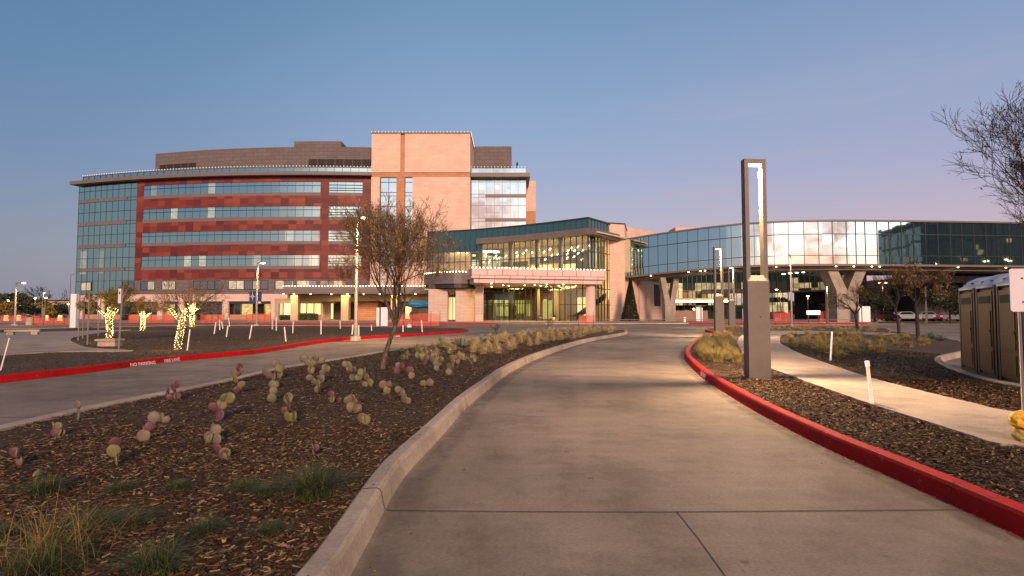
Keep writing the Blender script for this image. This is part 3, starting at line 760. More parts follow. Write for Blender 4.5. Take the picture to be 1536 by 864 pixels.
# chips of shredded bark on the beds close to the camera
def scatter_chips(name, P, n, x0, x1, y0, y1, avoid=None, power=1.6, zt=0.118):
    m = mb('wood_chip'); k = 0; tries = 0
    while k < n and tries < n * 12:
        tries += 1
        y = y0 + (y1 - y0) * R.random() ** power; x = R.uniform(x0, x1)
        if abs(x) > y * 1.05 + 1 or not inside(P, x, y): continue
        if avoid and inside(avoid, x, y): continue
        k += 1
        L = R.uniform(0.010, 0.045) * (1 + y * 0.05); w = L * R.uniform(0.12, 0.35)
        a = R.uniform(0, PI); t = R.uniform(-0.35, 0.35); zz = zt + R.uniform(0.004, 0.022)
        ca, sa = math.cos(a), math.sin(a); dz = L * math.sin(t)
        m.face([(x - ca * L / 2 - sa * w / 2, y - sa * L / 2 + ca * w / 2, zz - dz / 2 + .004), (x + ca * L / 2 - sa * w / 2, y + sa * L / 2 + ca * w / 2, zz + dz / 2),
                (x + ca * L / 2 + sa * w / 2, y + sa * L / 2 - ca * w / 2, zz + dz / 2 - .003), (x - ca * L / 2 + sa * w / 2, y - sa * L / 2 - ca * w / 2, zz - dz / 2)], [(0, 0)] * 4)
    o = m.build(name); o['kind'] = 'stuff'; return o
scatter_chips('wood_chips', ISL['centre'], 60000, -7, 3, 2.2, 26)
scatter_chips('wood_chips', ISL['centre'], 26000, -5, 0, 2.2, 6.5)
scatter_chips('wood_chips', ISL['right'], 34000, 3, 14, 3, 24, PATH)
scatter_chips('wood_chips', ISL['right'], 30000, 3.3, 9, 3.2, 11, PATH, power=1.2)
scatter_chips('wood_chips', ISL['left'], 9000, -25, -6, 9, 34, PLAZA)
# fallen leaves in the near bed
def fallen_leaves(P, n, x0, x1, y0, y1, avoid=None):
    m = mb('dry_leaf')
    for _ in range(n * 5):
        if len(m.f) >= n: break
        y = y0 + (y1 - y0) * R.random() ** 1.5; x = R.uniform(x0, x1)
        if not inside(P, x, y) or (avoid and inside(avoid, x, y)): continue
        r = R.uniform(0.012, 0.03); a0 = R.uniform(0, 2 * PI); zz = 0.145 + R.uniform(0, .012)
        pts = []
        for k in range(10):
            rr = r * (1.0 if k % 2 == 0 else 0.42); a = a0 + k * PI / 5
            pts.append((x + rr * math.cos(a), y + rr * math.sin(a), zz + R.uniform(-.006, .010)))
        m.face(pts, [(0, 0)] * 10)
    o = m.build('fallen_leaves'); o['kind'] = 'stuff'
fallen_leaves(ISL['centre'], 420, -5, 0, 2.4, 9)
fallen_leaves(ISL['right'], 160, 3, 10, 4, 14, PATH)

# lettering on the kerbs
def lettering(text, p, dirv, size, mat, tilt=75, name='kerb_lettering', parent=None, squash=1.0):
    cu = bpy.data.curves.new('t', 'FONT'); cu.body = text; cu.size = size; cu.align_x = 'CENTER'; cu.align_y = 'CENTER'; cu.extrude = 0.0008; cu.offset = size * 0.015
    t = bpy.data.objects.new('t', cu); COL.objects.link(t)
    bpy.context.view_layer.update()
    me = bpy.data.meshes.new_from_object(t.evaluated_get(bpy.context.evaluated_depsgraph_get()))
    bpy.data.objects.remove(t)
    me.materials.clear(); me.materials.append(MATS[mat])
    o = bpy.data.objects.new(name, me); COL.objects.link(o)
    a = math.atan2(dirv[1], dirv[0])
    o.rotation_euler = (math.radians(tilt), 0, a); o.location = p; o.scale = (squash, 1, 1)
    if parent: o.parent = parent
    return o
emit('stencil_white', (1, 1, 1), 0.0, (0.72, 0.62, 0.60))
plain('faded_stencil', (0.22, 0.12, 0.10), 0.9)
def kerbtext(text, px, py, px2, py2, mat, h=0.10, sq=1.3, flip=False, back=0.0):
    a = PH(px, py, 0.085); b_ = PH(px2, py2, 0.085); dv = (b_ - a)
    mid = (a + b_) / 2
    n = Vector((dv.y, -dv.x, 0)).normalized()
    if n.dot(mid) > 0: n = -n
    mid += n * (0.012 + back)
    if dv.cross(Vector((0, 0, 1))).dot(mid) > 0 and not flip: dv = -dv
    o = lettering(text, mid, dv, h, mat, 76, squash=sq)
    struct(o)
kerbtext('NO PARKING', 197, 547.5, 231, 544, 'stencil_white', 0.125, 1.0)
kerbtext('FIRE LANE', 243, 542.5, 272, 538.5, 'stencil_white', 0.14, 1.1)
kerbtext('FIRE LANE', 1046, 555.5, 1066, 571, 'stencil_white', 0.13, 1.3)
kerbtext('FIRE LANE', 585, 505, 600, 504, 'stencil_white', 0.12, 1.6)
kerbtext('FIRE LANE', 676, 634, 712, 598, 'faded_stencil', 0.09, 1.6)
# ================================================================== HOSPITAL
def quad_curve(p, q, r, x0, x1, n=24):
    (a, A_), (b_, B_), (c, C_) = p, q, r
    def f(x): return A_ * (x - b_) * (x - c) / ((a - b_) * (a - c)) + B_ * (x - a) * (x - c) / ((b_ - a) * (b_ - c)) + C_ * (x - a) * (x - b_) / ((c - a) * (c - b_))
    return Curve([(x0 + (x1 - x0) * k / n, f(x0 + (x1 - x0) * k / n)) for k in range(n + 1)])
YF = 97.0
Hpar = PY(556, 249.5, YF).z
pl, pm, pr = (PH(px, py, Hpar) for px, py in ((121, 263.5), (330, 250.2), (556, 249.5)))
C1 = quad_curve((pl.x, pl.y), (pm.x, pm.y), (pr.x, pr.y), PY(110, 440, 101).x - 1.0, PY(562, 300, 97).x)
S = C1.s_at
zf = lambda py: ZH(py, YF)          # heights read off near the tower
HB = root('hospital_building', 'large curved hospital block with red terracotta bands, ribbon windows and a tall pale stone tower', 'building', (0, YF, 0))
HB.location = (0, 0, 0)
sA = S(118, 290); sB = S(205, 300); sE = C1.len
z_rt, z_rb = zf(266.5), zf(419)
# core
m = mb('warm_grey'); band(m, C1, sA + 0.1, sE, 0.13, zf(262), -26, -0.7, 4); m.build('core_wall', HB)
# terracotta field: bands between the ribbons
rib = [(273.5, 289.2, 294), (310, 325.6, 331), (346.3, 362, 366.8), (383, 398.8, 403.6)]
m = mb('terracotta')
tops = [266.5] + [r[2] for r in rib]; bots = [r[0] for r in rib] + [419]
for a, b_ in zip(tops, bots): band(m, C1, sB, sE, zf(b_), zf(a), -0.7, 0, 1.52)
sW0, sW1, sW2, sW3 = S(214, 300), S(480.5, 300), S(493, 300), S(543.5, 300)
for a, b_, c in rib:
    for u, v in ((sB, sW0), (sW1, sW2), (sW3, sE)): band(m, C1, u, v, zf(c), zf(a), -0.7, -0.003, 1.52)
m.build('terracotta_wall', HB)
# ribbon windows
for i, (a, b_, c) in enumerate(rib):
    for j, (u, v) in enumerate(((sW0, sW1), (sW2, sW3))):
        g = sheet(mb('ribbon_glass'), C1, u, v, zf(b_), zf(a), -0.14, 1.52).build('window', HB)
        f = mb('mullion_thin')
        vbars(f, C1, frange(u, v, 1.52), zf(b_), zf(a), -0.16, -0.09, 0.04)
        if j == 0: band(f, C1, u, v, zf(a + 5.2) - .05, zf(a + 5.2) + .03, -0.15, -0.04)
        else:
            for q in (4.5, 9.0, 12.5): band(f, C1, u, v, zf(a + q) - .04, zf(a + q) + .04, -0.12, 0.06)
        f.build('frame', g)
        band(mb('grey_metal'), C1, u, v, zf(c) , zf(b_), -0.5, -0.06, 1.52).build('sill', g)
# glass corner at the left end
zc0, zc1 = zf(419) - 5.2, zf(267)
g = sheet(mb('curtain_glass'), C1, sA, sB, zf(440), zc1, -0.1, 1.5).build('curtain_wall', HB)
f = mb('mullion')
vbars(f, C1, frange(sA, sB, 1.5), zf(440), zc1, -0.12, -0.05, 0.035)
RD = []
rows = [276] + [v for r in rib for v in (r[1], r[2])] + [r[0] for r in rib[1:]] + [419]
for y in rows: band(f, C1, sA, sB, zf(y) - .035, zf(y) + .035, -0.11, -0.01)
f.build('frame', g)
for a, b_, c in rib: band(mb('grey_metal'), C1, sA, S(190, 300), zf(c), zf(b_), -0.09, 0.03, 1.5).build('spandrel', g)
# return wall of the glass corner (seen obliquely)
# second storey: grey panels with punched windows
band(mb('metal_panel'), C1, sB, sE, zf(440.5), zf(419), -0.7, -0.05, 1.8).build('panel_wall', HB)
for (u, v) in ((122, 137), (184, 201), (211, 232), (243, 263), (290, 322), (322.5, 331), (343, 378), (379, 402), (412, 440), (445, 475), (480, 520)):
    a, b_ = S(u, 430), S(v, 430)
    if a < sA: a = sA + .1
    g = sheet(mb('low_glass'), C1, a, b_, zf(434), zf(421), 0.0, 1.5).build('window', HB)
    f = vbars(mb('mullion'), C1, frange(a, b_, 1.5), zf(434), zf(421), -0.01, 0.05, 0.08)
    for q in (434, 421): band(f, C1, a - .04, b_ + .04, zf(q) - .05, zf(q) + .05, -0.01, 0.06)
    f.build('frame', g)
# pale band over the ground floor
sP = S(433, 446)
m = band(mb('band_stone'), C1, sA + 1, sP, zf(452), zf(441), -1.0, 0.5, 2); m.build('stone_band', HB)
band(mb('dark_metal'), C1, sA + 1, sE, zf(456), zf(452.2), -1.0, 0.1, 3).build('soffit_beam', HB)
# ground floor glazing, base wall, columns
zg0, zg1 = zf(472), zf(456)
g = sheet(mb('ground_glass'), C1, sA + 1, sE, zg0, zg1, -0.7 + .02, 2.2).build('window', HB)
vbars(mb('dark_metal'), C1, frange(sA + 1, sE, 2.2), zg0, zg1, -0.69, -0.6, 0.1).build('frame', g)
band(mb('sandstone'), C1, sA + 1, S(407, 470), 0.13, zg0, -0.75, -0.35, 2.2).build('base_wall', HB)
for px in (122, 153, 242, 273, 339, 411.5, 486, 560):
    t = S(px, 470); p = C1.at(t, 0.1)[0]
    mb('limestone').tube([(p.x, p.y, 0.13), (p.x, p.y, zf(452.1))], 0.62, 16).build('column', HB)
# upper glass band, cornice and parapet
g = sheet(mb('curtain_glass'), C1, S(121, 270), sE, zf(260), zf(251.3), -0.5, 1.5).build('clerestory', HB)
vbars(mb('mullion'), C1, frange(S(121, 270), sE, 1.5), zf(260), zf(251.3), -0.52, -0.42, 0.05).build('frame', g)
band(mb('grey_metal'), C1, S(121, 270) - .1, sE, zf(251.2), zf(250), -1.2, -0.4, 2).build('parapet', HB)
sO = sA - 0.8
band(mb('grey_metal'), C1, sO, sE, zf(265.5), zf(260.4), -2.0, 1.2, 2).build('cornice', HB)
band(mb('roofing'), C1, sA, sE, zf(262) + .02, zf(260) , -25.5, -2.1, 4).build('roof', HB)
beads(mb('roof_bulb'), C1, S(121, 263), sE, zf(249), -0.42, 0.62, 0.065).build('roof_lights', HB, kind='stuff')
# penthouse
C2 = Curve([(p.x, p.y) for p in (C1.at(t, -9.5)[0] for t in C1.samples(0, C1.len, 3))])
p0, p1 = C2.s_at(233, 245), C2.s_at(556, 245)
hp = PY(400, 221.2, C2.at(C2.s_at(400, 230))[0].y).z
m = band(mb('metal_panel'), C2, p0, p1, zf(262), hp, -14, 0, 1.8); m.build('penthouse', HB)
h2 = hp + 1.15
a, b_ = C2.s_at(441, 215), C2.s_at(512, 215)
band(mb('metal_panel'), C2, a, b_, hp + .01, h2, -8, -0.05, 1.8).build('penthouse', HB)
for u, v, t_, bt in ((240, 294, 246, 252), (463, 556, 239, 249)):
    a, b_ = C2.s_at(u, 248), C2.s_at(v, 248); yy = C2.at((a + b_) / 2)[0].y
    l = band(mb('louver'), C2, a, b_, PY(500, bt, yy).z, PY(500, t_, yy).z, -.02, 0.06, 1.8).build('louver', HB)
    for t9 in frange(a, b_, 1.75)[1:-1]: vbars(mb('metal_panel'), C2, [t9], PY(500, bt, yy).z, PY(500, t_, yy).z, 0.05, 0.1, 0.09).build('louver_post', l)
# stone tower -----------------------------------------------------------------
YT = 95.0
tx = lambda px, py=300: XY(px, py, YT)
zt = lambda py: ZH(py, YT)
xa, xb = tx(556.5), tx(705)
ztop = zt(200.5)
g1, g2 = tx(600), tx(606.5)
m = mb('limestone')
zb0, zb1 = zt(265.5), zt(258.5)
m.box(xa, g1, YT, YT + 15, zb1, ztop); m.box(g2, xb, YT, YT + 15, zb1, ztop)
w1, w2, w3, w4 = tx(569.5), tx(594.5), tx(606.5), tx(618.5)
m.box(xa, w1, YT, YT + 15, 0.13, zb0); m.box(w4, xb, YT, YT + 15, 0.13, zb0)
m.build('tower_wall', HB)
m = mb('sandstone')
m.box(g1, g2, YT + .25, YT + 14.8, zb1, ztop - .1); m.box(xa + .05, xb - .05, YT + .18, YT + 14.9, zb0, zb1)
m.box(w2, w3, YT + .2, YT + 14.9, 0.13, zb0)
m.build('accent_strip', HB)
for a, b_ in ((w1, w2), (w3, w4)):
    z0, z1 = zt(440), zb0
    Ct = Curve([(a, YT + .5), (b_, YT + .5)])
    g = sheet(mb('bay_glass'), Ct, 0, Ct.len, z0, z1, 0, 1.3).build('window', HB)
    f = mb('mullion'); vbars(f, Ct, [0.04, Ct.len / 2, Ct.len - .04] if b_ - a > 2 else [0.04, Ct.len - .04], z0, z1, 0, .08, .08)
    q = 272.5
    while q < 440:
        for o in (0, 15.5, 20.5): band(f, Ct, 0, Ct.len, zt(q + o) - .05, zt(q + o) + .05, 0, .07)
        q += 36.4
    f.build('frame', g)
    mb('grey_metal').box(a, b_, YT + .6, YT + 14, 0.13, zb0 - .01).build('window_back', g)
mb('grey_metal').box(xa - .1, xb + .1, YT - .1, YT + 15.1, ztop, ztop + .25).build('tower_coping', HB)
Ct = Curve([(xa, YT - .12), (xb, YT - .12)])
m = beads(mb('roof_bulb'), Ct, 0, Ct.len, ztop + .3, 0, 0.62, 0.065)
Ct = Curve([(xb + .12, YT), (xb + .12, YT + 15)]); beads(m, Ct, 0, 15, ztop + .3, 0, 0.62, 0.065)
m.build('roof_lights', HB, kind='stuff')
# glass bay right of the tower
YB = 97.0
bx = lambda px, py=300: XY(px, py, YB)
zb = lambda py: ZH(py, YB)
xa, xb = tx(705) + .02, bx(789)
Cb = Curve([(xa, YB), (xb, YB)])
g = sheet(mb('bay_glass'), Cb, 0, Cb.len, 4, zb(268), 0, 1.4).build('curtain_wall', HB)
f = vbars(mb('light_mullion'), Cb, frange(0, Cb.len, 1.42), 4, zb(268), 0, .08, .06)
for q in (273, 291.5, 296, 308.5, 327.5, 332, 345): band(f, Cb, 0, Cb.len, zb(q) - .04, zb(q) + .04, 0, .07)
f.build('frame', g)
for q0, q1 in ((291.6, 296), (327.6, 332)): band(mb('grey_metal'), Cb, bx(728) - xa, Cb.len, zb(q1), zb(q0), .01, .14).build('spandrel', g)
for px, py in ((722, 281), (745.5, 281), (769, 281)):
    mb('pendant_glow').ball((XY(px, py, YB - .1), YB - .1, ZH(py, YB)), .22, 8, 5).build('ceiling_light', g)
mb('grey_metal').box(xa, xb - .05, YB + .1, YB + 20, 0.13, zb(262)).build('core_wall', HB)
c = sheet(mb('bay_glass'), Cb, 0, Cb.len, zb(261.5), zb(252), -.3, 1.4).build('clerestory', HB)
vbars(mb('light_mullion'), Cb, frange(0, Cb.len, 2), zb(261.5), zb(252), -.3, -.2, .06).build('frame', c)
mb('grey_metal').box(xa, xb - .1, YB + .35, YB + 20, zb(262), zb(252)).build('parapet', HB)
mb('grey_metal').box(xa, xb + .7, YB - 1.5, YB + 20, zb(268), zb(262)).build('cornice', HB)
beads(mb('roof_bulb'), Cb, 0, Cb.len + .1, zb(251), .3, 0.62, 0.065).build('roof_lights', HB, kind='stuff')
m = mb('metal_panel'); m.box(XY(703, 240, 104), XY(767.5, 235, 104), 104, 118, zb(262), ZH(219.5, 104)); m.build('penthouse', HB)
m = mb('limestone'); x0, x1 = XY(786, 290, 103), XY(803.5, 290, 103)
m.box(x0, x1, 103, 120, ZH(316.5, 103), ZH(271.5, 103)); m.build('tower_wall', HB)
m = mb('sandstone'); m.box(x0, x1, 103.02, 120, 0.13, ZH(316.5, 103)); m.build('accent_strip', HB)
m = mb('dark_metal'); xx = XY(775, 245, 100)
m.tube([(xx, 100, ZH(252, 100)), (xx + .1, 100, ZH(243, 100))], .09, 5).ball((xx + .1, 100, ZH(246, 100)), .35, 6, 4, (.6, .6, 1)); m.build('roof_vent', HB)

# ------------------------------------------------------------ long front canopy
YC = 86.0
FC = root('entry_canopy', 'long low grey metal canopy with bulb string and tan columns before the red facade', 'canopy')
cx0, cx1 = XY(412, 435, YC), XY(655, 435, YC)
zc = lambda py: ZH(py, YC)
m = mb('grey_metal')
m.box(cx0, cx1, YC, YC + 9, zc(440.5), zc(434)); 
m.build('fascia', FC)
m = mb('warm_grey'); m.box(cx0 + 1.2, cx1, YC + .5, YC + 9, zc(434) + .003, zc(429.5)); m.build('upper_roof', FC)
m = mb('tan_plaster'); m.box(XY(433, 445, YC + 5), cx1 + 2, YC + 5, YC + 8, zc(451), zc(440.5) - .01); m.build('beam', FC)
Cc = Curve([(cx0 + 1.2, YC + .5), (cx1, YC + .5)])
beads(mb('bulb'), Cc, 0, Cc.len, zc(428.8), 0, .48, .085).build('roof_lights', FC, kind='stuff')
for px in (442.5, 518, 592.5):
    x = XY(px, 470, YC + 3)
    mb('tan_plaster').box(x - .62, x + .62, YC + 2.6, YC + 3.8, .13, zc(440.5) - .012).build('column', FC)
x0, x1 = XY(535, 470, YC + 6), XY(566.5, 470, YC + 6)
mb('sandstone').box(x0, x1, YC + 6, YC + 9.5, .13, zc(453)).build('stone_wall', FC)
for px in (425, 441, 466, 497, 521, 545, 570, 600, 623):
    x = XY(px, 441, YC + 1.2)
    mb('downlight').tube([(x, YC + 1.2, zc(440.5) - .05), (x, YC + 1.2, zc(440.5) + .02)], .13, 8).build('downlight', FC)
for px in (442, 520, 600):
    lamp('AREA', (XY(px, 441, YC + 5), YC + 2.0, zc(440.5) - .15), 260, (1, .70, .30), 3.0)
# glazed wall behind the canopy
Cg = Curve([(XY(405, 465, 95.2), 95.2), (XY(660, 465, 95.2), 95.2)])
g = root('lobby_glazing', 'yellow lit lobby windows and doors behind the long canopy', 'storefront')
for k, (u, v, mt) in enumerate(((418, 424, 'room_glow_dim'), (424, 436.5, 'room_glow'), (448.5, 481, 'room_glow'), (495, 500, 'room_glow'), (500, 511, 'inner_dark'), (525, 534, 'inner_dark'), (607, 618, 'room_glow'), (598, 606.5, 'inner_dark'))):
    a, b_ = XY(u, 465, 95.2), XY(v, 465, 95.2)
    q = mb(mt).box(a, b_, 95.5, 95.9, .3 if v > 482 else zf(472), zf(455.5)).build('lit_pane', g)
    f = mb('dark_metal')
    for x in frange(a, b_, 1.5): f.box(x - .06, x + .06, 95.38, 95.5, .3 if v > 482 else zf(472), zf(455.5))
    f.build('frame', q)
mb('tan_plaster').box(XY(412, 465, 96), XY(655, 465, 96), 95.95, 96.4, .13, zf(448)).build('wall', g)

# ------------------------------------------------------------ atrium
Hr = PY(882, 325.5, 78).z
pts = [PH(px, py, Hr) for px, py in ((662, 346.5), (700, 345.3), (740, 341.8), (780, 337.6), (820, 333), (850, 329.3), (882, 325.5))]
# least-squares-ish smoothing: quadratic through ends and middle
a_, b2, c_ = pts[0], pts[3], pts[6]
CA = quad_curve((a_.x, a_.y), (b2.x, b2.y), (c_.x, c_.y), a_.x - 2.5, c_.x, 26)
sa = CA.s_at
ze = CA.len
rA = root('entrance_atrium', 'curved green glass entrance hall with overhanging grey fascia, lit from within', 'building')
za = lambda py, px=850: PY(px, py, CA.at(sa(px, py))[0].y).z
zfa0, zfa1 = za(356.5), za(347.5)
cor = CA.at(ze)[0]
pe = PH(913, 334, Hr)
CS = Curve([(cor.x, cor.y), (pe.x + .3, pe.y + .6)])
for C, lo, hi, sp in ((CA, 0, CA.len, 1.03), (CS, 0, CS.len, 0.98)):
    g = sheet(mb('green_panel'), C, lo, hi, zfa1, Hr - .25, 0, 1.05).build('upper_glazing', rA)
    vbars(mb('mullion'), C, frange(lo, hi, sp), zfa1, Hr - .25, 0, .06, .05).build('frame', g)
    band(mb('dark_metal'), C, lo, hi, Hr - .25, Hr, -.4, .12, 2).build('coping', rA)
sF = sa(720, 363)
g = sheet(mb('green_panel'), CA, 0, sF, zfa0 - 1.1, zfa1, 0, 1.05).build('upper_glazing', rA)
vbars(mb('mullion'), CA, frange(0, sF, 1.03), zfa0 - 1.1, zfa1, 0, .06, .05).build('frame', g)
fs = band(mb('grey_metal'), CA, sF, CA.len + .55, zfa0, zfa1, -.05, 1.3, 1.5)
band(fs, CS, -.55, CS.len + .9, zfa0, zfa1 - .004, -.05, 1.3, 1.5); fs.build('fascia', rA)
# clear glazing and its mullions
zb_ = 0.14
g = sheet(mb('clear_glass'), CA, 0, CA.len, zb_, zfa0, -.02, 2).build('clear_glazing', rA)
f = vbars(mb('mullion'), CA, frange(0, CA.len, 1.03), zb_, zfa0, -.1, .08, .07)
for q in (383.5, 405): band(f, CA, 0, CA.len, za(q) - .05, za(q) + .05, -.08, .06)
for h in (2.6, 5.0): band(f, CA, sa(840, 470), CA.len, h - .05, h + .05, -.08, .06)
f.build('frame', g)
g = sheet(mb('clear_glass'), CS, 0, CS.len, zb_, zfa0, -.02, 2).build('clear_glazing', rA)
f = vbars(mb('mullion'), CS, frange(0, CS.len, .98), zb_, zfa0, -.1, .08, .07)
for h in (2.6, 5.0, 8, 10.5): band(f, CS, 0, CS.len, h - .05, h + .05, -.08, .06)
f.build('frame', g)
# the hall inside
def floor_poly(off0, off1, s0, s1):
    ss = CA.samples(s0, s1, 3); fr = [CA.at(t, off0)[0] for t in ss]; bk = [CA.at(t, off1)[0] for t in ss]
    return fr, bk
def slab_between(m, s0, s1, off0, off1, z0, z1): band(m, CA, s0, s1, z0, z1, off1, off0, 3)
zin = za(406)
m = mb('inner_wall'); band(m, CA, 0, CA.len + 2, zin, zfa0 + .3, -9.3, -9, 3); m.build('inner_wall', rA)
m = mb('ceiling'); slab_between(m, 0, CA.len + 1.5, -.2, -9, zfa0 + .32, zfa0 + .5); m.build('hall_ceiling', rA)
m = mb('tan_plaster'); slab_between(m, 0, sa(845, 440), -.2, -9, zin - .6, zin); m.build('upper_floor', rA)
m = mb('inner_dark')
for u, v, q0, q1 in ((715, 754, 378, 386), (757, 800, 372, 383), (800, 848, 366, 396), (852, 880, 362, 396)):
    band(m, CA, sa(u, 380), sa(v, 380), za(q1), za(q0), -8.9, -8.75, 3)
m.build('wall_panel', rA)
m = mb('room_glow')
for u, v in ((664, 675), (681, 706), (715, 738), (760, 788), (800, 822)): band(m, CA, sa(u, 395), sa(v, 395), zin, za(387), -8.85, -8.7, 3)
m.build('lit_room', rA)
m = mb('white_paint')
for px in (713, 757, 796, 831, 878):
    t = sa(px, 390); p = CA.at(t, -2)[0]
    mb('tan_plaster').tube([(p.x, p.y, .13), (p.x, p.y, zfa0 + .3)], .38, 12).build('column', rA)
band(mb('tan_plaster'), CA, sa(760, 455), CA.len + 2, .13, zin, -12.3, -12, 3).build('inner_wall', rA)
m = mb('room_glow')
for u, v, q0, q1 in ((812, 832, 445, 474), (846, 862, 428, 446), (850, 860, 455, 478), (866, 880, 430, 450)): band(m, CA, sa(u, 460), sa(v, 460), max(.2, ZH(q1, 88)), ZH(q0, 88), -11.9, -11.7, 3)
m.build('lit_room', rA)
# stair inside
m = mb('dark_metal'); p = CA.at(sa(858, 470), -4)[0]
m.face([(p.x - 1.5, p.y, .2), (p.x + 3.2, p.y, 3.6), (p.x + 3.2, p.y, 4.5), (p.x - 1.5, p.y, 1.1)]); m.face([(p.x - 1.5, p.y + 1.4, .2), (p.x + 3.2, p.y + 1.4, 3.6), (p.x + 3.2, p.y + 1.4, 4.5), (p.x - 1.5, p.y + 1.4, 1.1)])
m.face([(p.x - 1.5, p.y, .3), (p.x + 3.2, p.y, 3.7), (p.x + 3.2, p.y + 1.4, 3.7), (p.x - 1.5, p.y + 1.4, .3)]); m.build('staircase', rA)
for i in range(5):
    t = CA.len * (i + .6) / 5.2; p = CA.at(t, -4.5)[0]
    lamp('AREA', (p.x, p.y, zfa0 + .2), 420, (1, .74, .38), 3.5)
for px in (820, 865):
    p = CA.at(sa(px, 450), -6)[0]; lamp('POINT', (p.x, p.y, 4.2), 420, (1, .70, .32), .5)
# pendant rods: each its own lamp
PEND = [(688, 379), (700, 380), (730, 380), (730, 384), (721, 385), (744, 378), (744, 384), (764, 377), (765, 381), (759, 384), (775, 379), (776, 384), (789, 376), (785, 380), (798, 379), (805, 381), (808, 375), (816, 378),
        (825, 374), (828, 383), (806, 385), (843, 373), (841, 377), (837, 381), (841, 386), (857, 372), (852, 376), (851, 381), (851, 387), (862, 376), (867, 370), (867, 380), (861, 385), (874, 376), (873, 389), (885, 368), (818, 389)]
prod = None
for px, py in PEND:
    d_ = ray(px, py); C_ = CA
    t = sa(px, py); pp = CA.at(t, -R.uniform(1.5, 5.5))[0]
    k = pp.y; p = PY(px, py, k)
    if prod is None:
        prod = root('pendant_lamp', 'small glowing glass rod pendant hanging inside the curved glass hall', 'pendant lamp', p, group='pendant rods inside the glass entrance hall')
        mb('pendant_glow').tube([(-.12, 0, -.14), (.12, 0, .14)], .085, 6).build('glass_rod', prod)
        mb('dark_metal').tube([(0, 0, .1), (0, 0, zfa0 + .3 - p.z)], .012, 3).build('wire', prod)
    else: dup(prod, p, 0)

# ------------------------------------------------------------ stone block right of the atrium
SB = root('stone_stair_tower', 'plain pale stone block between the glass entrance hall and the glass footbridge', 'building')
p1_ = PY(913.5, 400, 83.4); p2_ = PY(937.3, 400, 84.2); hB = PY(925, 336, 83.8).z
dirx = (p2_ - p1_); nrm = Vector((-dirx.y, dirx.x, 0)).normalized()
e1, e2 = (p1_.x, p1_.y), (p2_.x, p2_.y)
f1, f2 = (p1_.x + nrm.x * 3, p1_.y + 9), (PY(941.5, 400, 93).x, 93)
mb('limestone').prism([e1, e2, f2, f1], .13, hB).build('wall', SB)
mb('dark_metal').prism([(e1[0] - .05, e1[1] - .1), (e2[0] + .1, e2[1] - .1), (f2[0] + .1, f2[1]), f1], hB, hB + .18).build('coping', SB)
for q in (345 + 19, 364 + 44):
    pass
a1, a2 = PY(955, 400, 93), PY(986, 400, 98.5)
h3 = PY(955, 342.5, 93).z
Cq = Curve([(PY(940, 400, 91).x, 91), (a1.x, a1.y), (a2.x, a2.y)])
band(mb('limestone'), Cq, 0, Cq.len, 10, h3, -6, 0, 3).build('upper_wall', SB)
a1, a2 = PY(1013, 338, 96), PY(1056, 338, 96)
mb('limestone').box(a1.x, a2.x, 96, 100, 10, PY(1030, 341, 96).z).build('roof_room', SB)
# low wing with slot window
LW = root('low_stone_wing', 'low tan stone wing with one dark slot window under the footbridge', 'building')
q1, q2 = PY(950, 450, 84.5), PY(1001, 450, 97)
Cw = Curve([(q1.x, q1.y), (q2.x, q2.y)])
hw = PY(957, 418, 85.5).z
band(mb('limestone'), Cw, 0, Cw.len, .13, hw, -5, 0, 2).build('wall', LW)
band(mb('dark_metal'), Cw, -.2, Cw.len + .2, hw, hw + .3, -5, .35, 4).build('coping', LW)
u, v = Cw.s_at(981, 440), Cw.s_at(990, 440)
band(mb('louver'), Cw, u, v, ZH(459, 93), ZH(427, 93), -.1, .06, 2).build('slot_window', LW)

# ------------------------------------------------------------ porte-cochere
PC = root('drop_off_canopy', 'pale pink panelled drop-off canopy on round columns with string of bulbs along its top edge', 'canopy')
yl, yr = 72.0, 76.5
L0, L1 = PY(707.5, 402, yl), PY(907.5, 405.5, yr)
Cp = Curve([(L0.x, L0.y), (L1.x, L1.y)])
zpt = L0.z; zpm = PY(711, 416.7, yl).z; zpb = PY(711, 423.7, yl).z
m = band(mb('canopy_panel'), Cp, 0, Cp.len, zpm, zpt, -16, 0, 40); m.build('upper_tier', PC)
m = band(mb('canopy_panel'), Cp, .35, Cp.len - .35, zpb, zpm - .003, -15.5, -.35, 40); m.build('lower_tier', PC)
m = band(mb('ceiling'), Cp, .5, Cp.len - .5, zpb - .03, zpb - .004, -15, -.6, 40); m.build('soffit', PC)
m = beads(mb('bulb'), Cp, 0.1, Cp.len, zpt + .09, -.1, .52, .085)
m.build('roof_lights', PC, kind='stuff')
def col_at(px, py, Y, r, parent, top, mat='limestone', n=20):
    p = PY(px, py, Y); mb(mat).tube([(p.x, p.y, .12), (p.x, p.y, top)], r, n).build('column', parent)
col_at(886, 470, 77.8, .70, PC, zpb - .035, 'band_stone'); col_at(837.5, 470, 86.5, .70, PC, zpb - .035, 'tan_plaster')
col_at(704, 450, 86, .6, PC, zpb - .035, 'tan_plaster')
DL = [(737, 425), (737.5, 430), (787, 428), (802, 427.5), (811, 424.5), (820.5, 426), (819.5, 429.5), (838, 424.5), (845, 426.5), (864, 424.5), (763, 424.5), (755, 428)]
for px, py in DL:
    d_ = ray(px, py + 1.0)
    p = PH(px, py, zpb - .05) if py < 467 else None
    if p.y > 88 or p.y < 73: p = PY(px, py, 80); 
    mb('downlight').tube([(p.x, p.y, zpb - .09), (p.x, p.y, zpb - .02)], .10, 8).build('downlight', PC)
for px, Yq in ((745, 78), (800, 78), (850, 80), (760, 85), (820, 85)):
    lamp('AREA', (XY(px, 440, Yq), Yq, zpb - .2), 170, (1, .70, .30), 2.0)
